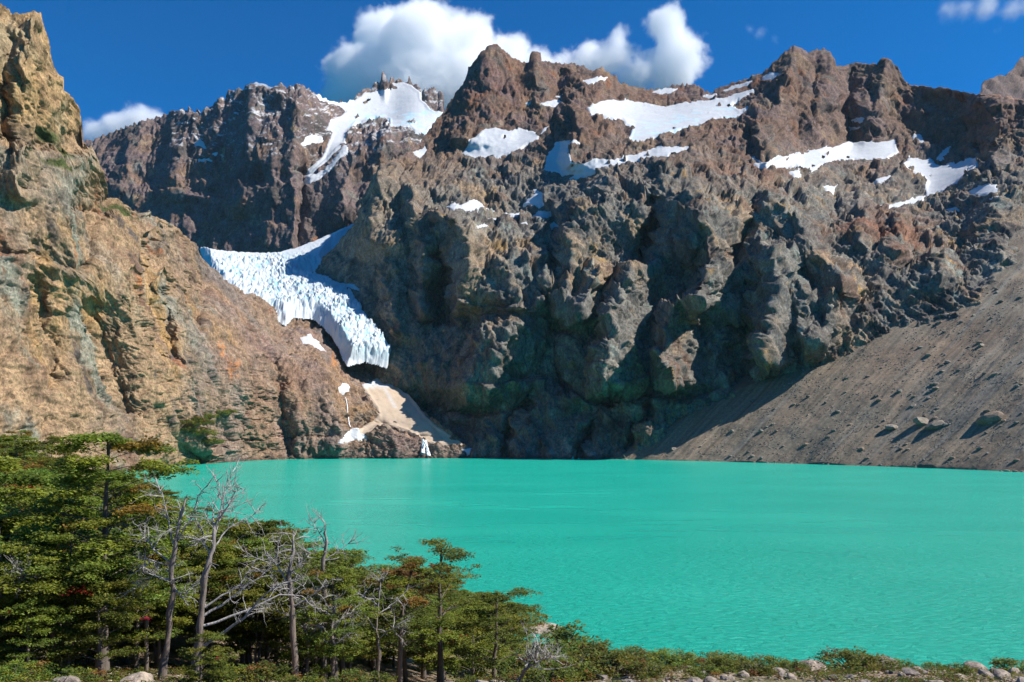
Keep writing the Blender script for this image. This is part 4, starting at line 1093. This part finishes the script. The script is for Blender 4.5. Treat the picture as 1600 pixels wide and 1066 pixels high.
def put_tree(kind, meshes, loc, scale, rz, label, cat='tree', group=None, names=('trunk', 'limbs', 'crown')):
    root = link(bpy.data.objects.new(kind, None))
    root.location = loc; root.scale = (scale,) * 3; root.rotation_euler = (0, 0, rz)
    tag(root, label, cat, group)
    for nm, me in zip(names, meshes):
        link(bpy.data.objects.new(nm, me), root)
    return root


KINDS_T = {   # meshes, height
    'tall': (make_tree(1, 9.6, 2.7, 0.28, 42, 1.2, wind=0.1, tint=0.08), 9.6), 'multi': (make_tree(2, 8.0, 3.0, 0.42, 20, 1.0, stems=4), 8.0), 'broad': (make_tree(3, 7.2, 3.1, 0.30, 24, 1.0, lean=0.05, tint=0.12), 7.2),
    'rusty': (make_tree(4, 7.8, 2.6, 0.34, 26, 1.0, tint=0.32), 7.8), 'sparse': (make_tree(5, 8.6, 2.8, 0.36, 22, 0.9, tint=0.22, bare=0.15), 8.6), 'young': (make_tree(6, 4.6, 1.9, 0.16, 20, 1.0), 4.6),
    'round': (make_tree(7, 6.4, 2.5, 0.22, 24, 1.1, tint=0.06), 6.4)}
TEXT = {'tall': 'tall green beech with flat layered branches', 'multi': 'many-stemmed green beech with bare leaning lower trunks', 'broad': 'broad green beech with wide flat crown',
        'rusty': 'rust-tinged beech turning orange', 'sparse': 'thin-crowned beech with bare limbs showing', 'young': 'short young beech leafy to the ground', 'round': 'small rounded green beech'}


def ground_at(px, D):
    x = (px - W0 / 2) / F * D
    return np.array([x, D, float(gz(np.array([x]), np.array([D]))[0])])


def hero(kind, px, D, top, rz, label):
    """stand a tree on the ground at column px and distance D, as tall as its top row in the photograph says"""
    g_ = ground_at(px, D)
    H_ = CAMZ + (HZ - top) / F * D - g_[2]
    put_tree('beech_tree', KINDS_T[kind][0], g_, H_ / KINDS_T[kind][1], rz, label)
    return g_


spots_used = []
for a in [('tall', 160, 29, 656, 0.4, 'tallest green beech, its flat top layers standing against the tan cliff'), ('sparse', 688, 40, 838, 2.0, 'slender beech with flat orange-tipped top layers standing against the lake'), ('rusty', 624, 36, 862, 1.0, 'rusty green beech with dark forked trunk beside the slender one'),
          ('broad', 772, 39, 914, 0.0, 'bushy beech at the forest edge nearest the submerged pale rock'), ('multi', 100, 27, 800, 0.3, 'leafy beech over a bundle of leaning bare trunks'), ('young', 312, 23.5, 985, 0.0, 'bright yellow-green sapling in front of the dead trees')]:
    spots_used.append(hero(*a))
OUT = [(-300, 600), (-60, 628), (0, 640), (60, 655), (100, 700), (140, 716), (200, 712), (250, 738), (300, 780), (340, 785), (400, 808), (430, 802), (470, 838), (500, 853), (545, 856), (585, 884), (610, 880), (650, 872), (700, 890), (740, 905), (775, 925), (810, 950), (830, 985), (850, 1015)]
rr = random.Random(11)
cnt = 0; tries = 0
names_k = ['tall', 'multi', 'broad', 'rusty', 'sparse', 'young', 'round', 'broad', 'round', 'tall']
OA = np.array(OUT, float)
MARKS = [((-14.8, 29), 'near the tallest beech'), ((-3.6, 40), 'near the slender beech'), ((-11.6, 27), 'behind the forked dead tree'), ((-8, 34), 'around the dark leafless tree'), ((-19, 27), 'by the bundle of leaning trunks')]


def tree_label(k, g_):
    d = [np.hypot(g_[0] - a[0][0], g_[1] - a[0][1]) for a in MARKS]
    if min(d) < 9: where = MARKS[int(np.argmin(d))][1]
    elif g_[1] > 120: where = 'on the hillside below the tan cliff'
    elif g_[2] < 5: where = 'low down by the lake shore'
    elif g_[0] < -30: where = 'on the rising ground toward the cliff'
    else: where = 'on the slope down to the lake'
    return TEXT[k] + ' ' + where
while cnt < 290 and tries < 60000:
    tries += 1
    mid = rr.random() < 0.42
    px = rr.uniform(330, 835) if mid else rr.uniform(-420, 420) if rr.random() < 0.5 else rr.uniform(-120, 420)
    D = 29 * (100 / 29.0) ** rr.uniform(0, 1) if mid else 25 * (230 / 25.0) ** rr.uniform(0, 1)
    g_ = ground_at(px, D)
    if g_[2] < 0.7: continue
    if D < 36 and px > 400 and rr.random() < 0.6: continue
    if D < 30 and 170 < px < 520: continue
    if D < 44 and 555 < px < 830: continue
    lim = np.interp(px, OA[:, 0], OA[:, 1])
    if D < 34 and px < 420: lim = max(lim + 70, 830)
    want = CAMZ + (HZ - (lim + rr.uniform(0, 1) ** 1.5 * 110)) / F * D - g_[2]      # height that would just reach the forest's outline here
    H_ = min(want, rr.uniform(6.0, 9.5))
    if H_ < 2.6: continue
    k = rr.choice(names_k if D > 34 else ['tall', 'multi', 'broad', 'multi'])
    if H_ < 4.6: k = rr.choice(['young', 'round'])
    if min([np.hypot(*(g_[:2] - q[:2])) for q in spots_used] + [99]) < 1.1 + 0.012 * D: continue
    spots_used.append(g_)
    put_tree('beech_tree', KINDS_T[k][0], g_, H_ / KINDS_T[k][1], rr.uniform(0, 6.28), tree_label(k, g_), group='beeches of the slope forest, ' + k)
    cnt += 1
print('TREES', cnt, tries)

# dead trees, bleached
def grow(mb, r, p0, d, L, rad, depth, c0):
    k = 5
    pts = [p0]
    for i in range(k):
        d = d + r.normal(0, 0.16, 3); d /= np.linalg.norm(d)
        pts.append(pts[-1] + d * L / k)
    pts = np.array(pts)
    mb.add(*tube(pts, np.linspace(rad, rad * 0.35, k + 1), 5 if rad > 0.012 else 3), c0 * r.uniform(0.85, 1.1))
    if depth:
        for i in range(r.integers(2, 5)):
            j = r.integers(1, k + 1)
            nd = d * 0.6 + r.normal(0, 0.55, 3) + np.array([0, 0, 0.15]); nd /= np.linalg.norm(nd)
            grow(mb, r, pts[j], nd, L * r.uniform(0.35, 0.65), rad * 0.5, depth - 1, c0)


def dead_tree(seed, D, trunk, branches, label, r0=0.17, tw=1.0):
    """trunk and branches follow the photograph's lines at the distance of the foot"""
    r = np.random.default_rng(seed)
    foot = pos(*trunk[0], D)
    gzv = float(gz(foot[0], foot[1])); foot[2] = min(foot[2], gzv - 0.1)
    root = link(bpy.data.objects.new('dead_tree', None)); root.location = foot
    tag(root, label, 'dead tree')
    tb, bb = MB(), MB()
    T = np.array([pos(x, y, D) for x, y in trunk]); T[0] = foot; T[1:, 1] += np.cumsum(r.normal(0, 0.08, len(T) - 1))
    T -= foot
    k = np.linspace(0, 1, len(T)); kk = np.linspace(0, 1, 24)
    T2 = np.stack([np.interp(kk, k, T[:, c]) for c in range(3)], 1) + r.normal(0, 0.015, (24, 3))
    V, Fq = tube(T2, (r0 * (1 - 0.75 * kk) * (1 + 0.13 * np.sin(kk * 23 + seed)) + 0.3 * r0 * np.exp(-kk * 12)) * (1 - sstep(0.85, 1.0, kk) * 0.8), 8)
    V = V + r.normal(0, 0.012, V.shape)
    hgt = np.clip(kk.repeat(8) * 1.6 - 0.6, 0, 1)[:, None]
    tb.add(V, Fq, BARK * 1.3 * (1 - hgt) + SILVER * 0.75 * hgt)
    for i in range(int(9 * tw)):
        j = r.integers(9, 24)
        dd = np.array([r.normal(0, 1), r.normal(0, 1), r.uniform(0, 0.9)]); dd /= np.linalg.norm(dd)
        grow(bb, r, T2[j], dd, r.uniform(0.4, 1.0), 0.02, 2, SILVER)
    for br in branches:
        dirn = r.uniform(-0.5, 0.5)
        B = np.array([pos(x, y, D) for x, y in br]) - foot
        B[:, 1] += dirn * np.linspace(0, 1, len(B)) * np.linalg.norm(B[-1] - B[0])
        j = np.argmin(np.linalg.norm(T2 - B[0], axis=1)); B[0] = T2[j]
        q = np.linspace(0, 1, len(B)); q2 = np.linspace(0, 1, 10)
        B2 = np.stack([np.interp(q2, q, B[:, c]) for c in range(3)], 1) + r.normal(0, 0.02, (10, 3))
        rb = max(0.03, 0.45 * (r0 * (1 - 0.85 * kk[j])))
        bb.add(*tube(B2, rb * (1 - 0.8 * q2), 6), SILVER * r.uniform(0.8, 1.05))
        for j in range(3, 10):
            for _ in range(r.integers(1, 3)):
                dd = (B2[-1] - B2[0]); dd = dd / np.linalg.norm(dd) * 0.7 + r.normal(0, 0.6, 3); dd /= np.linalg.norm(dd)
                grow(bb, r, B2[j], dd, r.uniform(0.25, 0.7), 0.018, 2, SILVER)
    tb.build('trunk', M_BARK, root); bb.build('branches', M_BARK, root)
    return root


dead_tree(1, 26.5, [(250, 1072), (262, 1000), (268, 930), (265, 890), (275, 840), (282, 800), (290, 772)],
          [[(264, 905), (240, 900), (222, 908), (208, 926)], [(264, 880), (236, 860), (218, 842), (205, 832)], [(262, 880), (232, 880), (206, 888)], [(278, 860), (298, 810), (308, 775), (325, 756)], [(268, 858), (262, 812), (255, 775), (247, 762)], [(266, 920), (285, 935), (300, 915)]],
          'forked dead tree with silver branches reaching both ways, leaves gone', 0.115)
dead_tree(2, 26, [(302, 1075), (306, 1030), (314, 985), (316, 940), (326, 890), (336, 850), (336, 822), (343, 800)],
          [[(310, 1022), (345, 990), (380, 968), (402, 944), (425, 918), (470, 902)], [(315, 972), (345, 945), (375, 922), (405, 900), (432, 880)], [(317, 950), (345, 932), (372, 914), (384, 890)], [(334, 850), (352, 828), (378, 812), (398, 800)], [(334, 840), (330, 800), (334, 770), (327, 748)], [(318, 975), (380, 958), (430, 935), (462, 940)],
           [(338, 826), (346, 790), (350, 762), (362, 738)], [(340, 815), (362, 790), (372, 770), (386, 762)], [(330, 870), (316, 845), (312, 826)], [(336, 836), (344, 800), (340, 776), (352, 760)]],
          'dead tree with long white branches sweeping toward the lake', 0.15, 1.3)
dead_tree(3, 34, [(505, 990), (506, 930), (504, 880), (510, 850), (508, 815)], [[(506, 880), (530, 860), (548, 845)], [(508, 850), (498, 830), (488, 815)], [(505, 930), (470, 900), (448, 892)]], 'dark leafless tree with fine twigs standing among green crowns', 0.13)
dead_tree(4, 30, [(462, 1010), (458, 950), (452, 900), (458, 860), (455, 830)], [[(455, 920), (430, 880), (412, 868)], [(456, 900), (478, 870), (496, 858)], [(457, 950), (490, 930), (520, 905)]], 'grey dead tree tangled among the green crowns', 0.12, 1.4)
dead_tree(5, 23.5, [(803, 1072), (818, 1048), (836, 1032), (840, 1006)], [[(836, 1032), (850, 1028), (862, 1022)], [(820, 1048), (826, 1030), (828, 1020)]], 'small white dead snag leaning on the bank beside the low shrubs', 0.06, 0.7)
dead_tree(6, 26, [(-25, 935), (0, 918), (24, 906), (46, 896)], [[(0, 918), (20, 912), (40, 914)], [(8, 914), (26, 900), (40, 890)]], 'bleached fallen branch jutting over the dark trunks', 0.09)

WHERE_D = ['between green crowns behind the sweeping dead tree', 'at the forest edge before the lake', 'beside the rusty green beech', 'above the shrubs at the forest foot', 'near the tallest beech', 'among the crowns below the hillside', 'next to the leafless dark tree']
for i_, (px, D, top) in enumerate([(430, 38, 838), (545, 40, 872), (590, 34, 905), (478, 33, 905), (228, 31, 770), (395, 46, 822), (520, 31, 930)]):
    b_ = ground_at(px, D); row = HZ + (CAMZ - b_[2]) / D * F
    h_ = row - top
    tr_ = [(px, row + 4), (px + 3, row - 0.35 * h_), (px - 2, row - 0.6 * h_), (px + 3, top + 0.12 * h_), (px + 5, top)]
    br_ = [[(px, row - f_ * h_), (px + sg * 0.12 * h_, row - (f_ + 0.10) * h_), (px + sg * 0.22 * h_, row - (f_ + 0.17) * h_)] for f_, sg in ((0.45, 1), (0.55, -1), (0.66, 1), (0.75, -1))]
    dead_tree(50 + i_, D, tr_, br_, 'small bare grey tree with fine twigs ' + WHERE_D[i_], 0.08, 1.2)

# shrubs on the right-hand bank
def make_shrub(seed, R=0.9, H=0.75, pads=44):
    r = np.random.default_rng(seed)
    stb, lf = MB(), MB()
    for i in range(pads):
        a = r.uniform(0, 6.28); q = math.sqrt(r.uniform()) * R
        h_ = H * (0.25 + 0.75 * r.uniform() * (1 - 0.55 * (q / R) ** 2))
        e = np.array([math.cos(a) * q, math.sin(a) * q, h_])
        stb.add(*tube(np.stack([np.array([e[0] * 0.15, e[1] * 0.15, -0.1]), e * np.array([0.6, 0.6, 0.65]), e]), [0.018, 0.012, 0.004], 4), BARK)
        base = LD * r.uniform(0.7, 1.2) if r.uniform() < 0.5 else LG * 0.8
        if r.uniform() < 0.22: base = LY * 0.8
        if r.uniform() < 0.10: base = LO * 0.9
        V, Fq, cc = leaf_pad(r, e, r.uniform(0.16, 0.3), 60, 0.045, base, 0.05)
        lf.add(V, Fq, cc)
    return stb.mesh('stems', M_BARK), lf.mesh('foliage', M_LEAF, False)


SHRUBS = [make_shrub(31), make_shrub(32, 1.2, 0.7, 60), make_shrub(33, 0.7, 0.55, 30), make_shrub(34, 0.5, 0.9, 18)]
SL = ['rounded green shrub on the stony bank', 'wide low green shrub spread over the stony bank', 'small clumped shrub among the bank stones', 'thin upright shrub with open twigs on the bank']
for px, D, kind, sc_ in [(1336, 27, 1, 0.9), (1130, 28, 0, 0.8), (1128, 27, 1, 0.7), (955, 27, 1, 1.1), (985, 30, 0, 1.0), (905, 31, 0, 1.3), (870, 33, 1, 1.2), (1040, 31, 1, 0.9), (1075, 31, 0, 0.7), (1210, 30, 1, 0.8), (1340, 30, 3, 1.0), (1385, 30, 0, 0.6), (1405, 30, 2, 0.9), (1590, 29, 2, 1.0), (1460, 29, 2, 0.5), (1290, 30, 2, 0.7),
                         (1180, 25, 2, 0.7), (1010, 25, 2, 0.8), (840, 29, 0, 1.2), (825, 27, 1, 0.6), (890, 26, 0, 0.9), (930, 30, 3, 1.2), (875, 34, 3, 2.0), (1240, 27, 2, 0.6), (1500, 26, 2, 0.5), (735, 25, 2, 0.6), (860, 24, 2, 1.0), (1100, 24, 2, 0.6), (20, 23, 1, 0.7), (60, 25, 0, 0.7), (120, 23, 2, 0.8), (350, 24, 1, 0.8), (400, 25, 0, 0.9), (470, 26, 2, 0.8), (545, 26, 0, 0.7), (585, 26, 2, 0.8)]:
    put_tree('shrub', SHRUBS[kind], ground_at(px, D), sc_ * 1.15, rr.uniform(0, 6), SL[kind].replace('bank stones', 'stones').replace(' on the stony bank', '').replace(' over the stony bank', '').replace(' on the bank', '') + (' at the forest foot' if px < 700 else ' beside the small white snag' if px < 880 else ' by the pale split boulder' if px < 1000 else ' near the square boulder' if px < 1250 else ' near the slab boulder on the bank' if px < 1430 else ' at the big dark boulder'), 'shrub', 'shrubs on the bank, ' + ['rounded', 'wide', 'small', 'upright'][kind], ('stems', 'foliage'))
# stones of the bank
for i in range(150):
    px = rr.uniform(700, 1640) if i > 14 else rr.uniform(-20, 700)
    D = rr.uniform(21, 32)
    s_ = rr.choice([0.09, 0.11, 0.13, 0.16, 0.2, 0.26]) * rr.uniform(0.8, 1.3)
    put_rock(rr.choice(ROCKS_PALE), ground_at(px, D) + np.array([0, 0, s_ * 0.2]), s_, rr.uniform(0, 6), ('tiny' if s_ < 0.12 else 'small' if s_ < 0.18 else 'bigger') + ' angular stone ' + ('at the forest foot' if px < 700 else 'beside the small white snag' if px < 930 else 'among the low shrubs of the bank' if px < 1250 else 'on the open stony bank'), 'stones on the bank', name='bank_stone', sx=rr.uniform(0.9, 1.5))
for px, D, s_, lab in [(97, 22.5, 0.34, 'grey boulder at the foot of the leaning trunks'), (212, 22.5, 0.42, 'pale boulder at the foot of the forked dead tree'), (1315 + 205, 29, 0.5, 'big dark boulder on the bank edge by the lake'), (1270, 29, 0.6, 'square pale boulder at the bank edge'), (918, 28, 0.45, 'pale split boulder beside the footpath'), (1385, 28, 0.55, 'slab boulder right of the wide green shrub')]:
    put_rock(rr.choice(ROCKS_PALE), ground_at(px, D) + np.array([0, 0, s_ * 0.25]), s_, rr.uniform(0, 6), lab, name='bank_boulder', sx=1.3)
# heath, grass and gravel of the bank: nobody could count these
r_ = np.random.default_rng(77)
lf = MB()
cnt = 0
while cnt < 4200:
    px = r_.uniform(-60, 1660); D = 19.5 * (37 / 19.5) ** r_.uniform()
    x = (px - 800) / F * D
    if float(pn(x / 1.6, D / 1.6, 4.4)) + 0.5 * float(pn(x / 0.5, D / 0.5, 1.4)) < (0.02 if px > 620 else -0.1): continue
    g_ = np.array([x, D, 0.0]); lf_n = int(r_.integers(9, 20))
    base = [LD * 0.8, LG * 0.7, LY * 0.55, np.array([0.16, 0.105, 0.05]), LO * 0.5][r_.choice(5, p=[0.34, 0.24, 0.16, 0.2, 0.06])]
    V, Fq, cc = leaf_pad(r_, g_ + np.array([0, 0, 0.06 + 0.08 * r_.uniform()]), r_.uniform(0.1, 0.24), lf_n, 0.045, base, 0.05)
    lf.add(V, Fq, cc); cnt += 1
Vg = np.concatenate(lf.V); Vg[:, 2] += gz(Vg[:, 0], Vg[:, 1]); lf.V = [Vg]
tag(lf.build('ground_cover', M_LEAF, None, False), 'low olive heath and grass covering the stony bank', 'ground cover', kind='stuff')
VV, TT, nn = [], [], 0
for i in range(3800):
    px = r_.uniform(560, 1660) if i % 5 else r_.uniform(-40, 560); D = 19.5 * (34 / 19.5) ** r_.uniform()
    x = (px - 800) / F * D
    s_ = r_.choice([0.025, 0.035, 0.05, 0.075]) * r_.uniform(0.7, 1.3)
    a = r_.uniform(0, 6.28); R = np.array([[math.cos(a), -math.sin(a), 0], [math.sin(a), math.cos(a), 0], [0, 0, 1]])
    VV.append((base_rock * s_) @ R.T * np.array([1.3, 1, 0.9]) + np.array([x, D, 0.0])); TT.append(tri + nn); nn += len(base_rock)
VV = np.array(VV); cx = VV.mean(1); VV[..., 2] += gz(cx[:, 0], cx[:, 1])[:, None]
cc = np.repeat(np.array([(0.33, 0.28, 0.23), (0.24, 0.2, 0.165), (0.4, 0.34, 0.27)])[r_.integers(0, 3, len(VV))], len(base_rock), 0)
tag(mesh_obj('gravel', VV.reshape(-1, 3), np.concatenate(TT), M_BOULDER, col=cc, smooth=False), 'loose pale gravel scattered over the bank soil', 'gravel', kind='stuff')
q = np.array([5.2, 103.5, -0.25])
put_rock(ROCKS_PALE[2], q, 1.6, 0.3, 'pale flat rock barely breaking the shallow water off the forest edge', sx=2.2)
for i_ in range(70):
    px = rr.uniform(300, 1640); d_ = float(shore_d(px)) + rr.uniform(-3, 1)
    s_ = rr.choice([0.5, 0.7, 0.9, 1.3, 1.9]) * rr.uniform(0.8, 1.2)
    put_rock(rr.choice(ROCKS), np.array([(px - 800) / F * d_, d_, 0.15 * s_]), s_, rr.uniform(0, 6), ('little ' if s_ < 1 else 'bulky ') + 'waterline boulder ' + ('below the tan cliff' if px < 540 else 'at the foot of the dirty snow cone' if px < 760 else 'under the dark rock wall' if px < 960 else 'along the foot of the scree'), 'boulders along the far waterline', sx=rr.uniform(1, 1.6))
# thicket on the far cliff foot
for px, py, sc_, rz in [(292, 668, 13, 0), (305, 682, 13, 1), (318, 693, 11, 2), (330, 655, 9, 3), (345, 650, 10, 4), (300, 660, 9, 5), (285, 676, 9, 2.5), (355, 645, 7, 1), (325, 662, 8, 1)]:
    put_tree('thicket', SHRUBS[1], surf_point(PXl, PYl, rock_left, px, py), sc_, rz, 'dark green thicket clinging to the foot of the tan cliff', 'thicket', 'thickets on the cliff foot', ('stems', 'foliage'))

# ------------------------------------------------------------------ CLOUDS (lit volumes far behind the mountains)
def cloud(name, label, blobs, D, dens, noise_m, amp, soft, group=None):
    m = bpy.data.materials.new('cloud_vapour'); m.use_nodes = True
    n, l = m.node_tree.nodes, m.node_tree.links
    n.remove(n['Principled BSDF'])
    vol = N(n, 'ShaderNodeVolumePrincipled'); vol.inputs['Color'].default_value = (1, 1, 1, 1); vol.inputs['Anisotropy'].default_value = 0.0
    g = N(n, 'ShaderNodeNewGeometry')
    k = D / F
    B = [(pos(x, y, D + dd * k), r_ * k) for x, y, r_, dd in blobs]
    prev = None
    for c_, r_ in B:
        d = N(n, 'ShaderNodeVectorMath', operation='DISTANCE'); d.inputs[1].default_value = c_; l.new(g.outputs['Position'], d.inputs[0])
        q = N(n, 'ShaderNodeMath', operation='MULTIPLY_ADD'); q.inputs[1].default_value = -1 / (r_); q.inputs[2].default_value = 1.0; l.new(d.outputs['Value'], q.inputs[0])
        q2 = N(n, 'ShaderNodeMath', operation='MULTIPLY'); q2.inputs[1].default_value = r_; l.new(q.outputs[0], q2.inputs[0])       # metres inside
        if prev is None: prev = q2.outputs[0]
        else:
            mx_ = N(n, 'ShaderNodeMath', operation='SMOOTH_MAX'); mx_.inputs[2].default_value = 40.0
            l.new(prev, mx_.inputs[0]); l.new(q2.outputs[0], mx_.inputs[1]); prev = mx_.outputs[0]
    mp = N(n, 'ShaderNodeMapping'); mp.inputs['Scale'].default_value = (1 / noise_m,) * 3; l.new(g.outputs['Position'], mp.inputs[0])
    nz = N(n, 'ShaderNodeTexNoise', Scale=1.0, Detail=8.0, Roughness=0.62, Distortion=0.2); l.new(mp.outputs[0], nz.inputs['Vector'])
    am = N(n, 'ShaderNodeMath', operation='MULTIPLY_ADD'); am.inputs[1].default_value = amp; am.inputs[2].default_value = -0.5 * amp; l.new(nz.outputs[0], am.inputs[0])
    sm_ = N(n, 'ShaderNodeMath', operation='ADD'); l.new(prev, sm_.inputs[0]); l.new(am.outputs[0], sm_.inputs[1])
    mr_ = N(n, 'ShaderNodeMapRange', interpolation_type='SMOOTHSTEP'); mr_.inputs[1].default_value = 0; mr_.inputs[2].default_value = soft; mr_.inputs[3].default_value = 0; mr_.inputs[4].default_value = dens
    l.new(sm_.outputs[0], mr_.inputs[0]); l.new(mr_.outputs[0], vol.inputs['Density'])
    l.new(vol.outputs[0], n['Material Output'].inputs['Volume'])
    m.cycles.volume_step_rate = 0.4
    C_ = np.array([b_[0] for b_ in B]); R_ = np.array([b_[1] for b_ in B]) + 0.25 * amp
    lo = (C_ - R_[:, None]).min(0); hi = (C_ + R_[:, None]).max(0)
    V = np.array([[x, y, z] for x in (lo[0], hi[0]) for y in (lo[1], hi[1]) for z in (lo[2], hi[2])])
    Fq = np.array([[0, 1, 3, 2], [4, 6, 7, 5], [0, 4, 5, 1], [2, 3, 7, 6], [0, 2, 6, 4], [1, 5, 7, 3]])
    o = mesh_obj(name, V, Fq, m, smooth=False)
    return tag(o, label, 'cloud', group)


cloud('cloud', 'big white cumulus cloud rising behind the pyramid summit', [(556, 120, 55, 0), (600, 60, 52, 10), (660, 62, 62, -10), (650, 130, 80, 0), (730, 80, 60, 0), (720, 130, 70, 0), (790, 95, 48, 10), (840, 115, 40, 0), (540, 160, 48, 0), (880, 122, 42, 0), (925, 112, 38, 0)], 5200, 0.013, 200, 400, 60)
cloud('cloud', 'ragged white cloud tower right of the big cumulus', [(935, 105, 34, 0), (968, 90, 34, 0), (990, 120, 36, 0), (1042, 40, 36, 0), (1060, 85, 44, 5), (1050, 120, 40, 0), (1020, 110, 30, 0)], 5200, 0.013, 180, 360, 70)
cloud('cloud', 'small white cloud low behind the far dark mountain', [(150, 210, 26, 0), (182, 200, 30, 0), (215, 190, 28, 0), (246, 190, 22, 0)], 4200, 0.016, 100, 160, 45)
cloud('cloud', 'thin wisps of cloud high over the scree side ridge', [(1480, 14, 20, 0), (1510, 14, 20, 0), (1545, 8, 26, 0), (1580, 14, 22, 0), (1610, 8, 24, 0), (1556, 48, 12, 0)], 5200, 0.011, 110, 190, 150)
cloud('cloud', 'faint small wisp of cloud above the twin peak', [(1172, 44, 10, 0), (1190, 52, 12, 0), (1212, 60, 9, 0)], 5200, 0.010, 90, 110, 110)

# ------------------------------------------------------------------ HAZE: thin blue air between here and the far mountain
m = bpy.data.materials.new('thin_air'); m.use_nodes = True
n, l = m.node_tree.nodes, m.node_tree.links
n.remove(n['Principled BSDF'])
vol = N(n, 'ShaderNodeVolumePrincipled'); vol.inputs['Color'].default_value = (0.62, 0.78, 1.0, 1); vol.inputs['Density'].default_value = 0.000010
l.new(vol.outputs[0], n['Material Output'].inputs['Volume'])
lo, hi = (-2600, -60, -160), (3400, 3600, 1750)
V = np.array([[x, y, z] for x in (lo[0], hi[0]) for y in (lo[1], hi[1]) for z in (lo[2], hi[2])], float)
Fq = np.array([[0, 1, 3, 2], [4, 6, 7, 5], [0, 4, 5, 1], [2, 3, 7, 6], [0, 2, 6, 4], [1, 5, 7, 3]])
tag(mesh_obj('haze', V, Fq, m, smooth=False), kind='stuff')
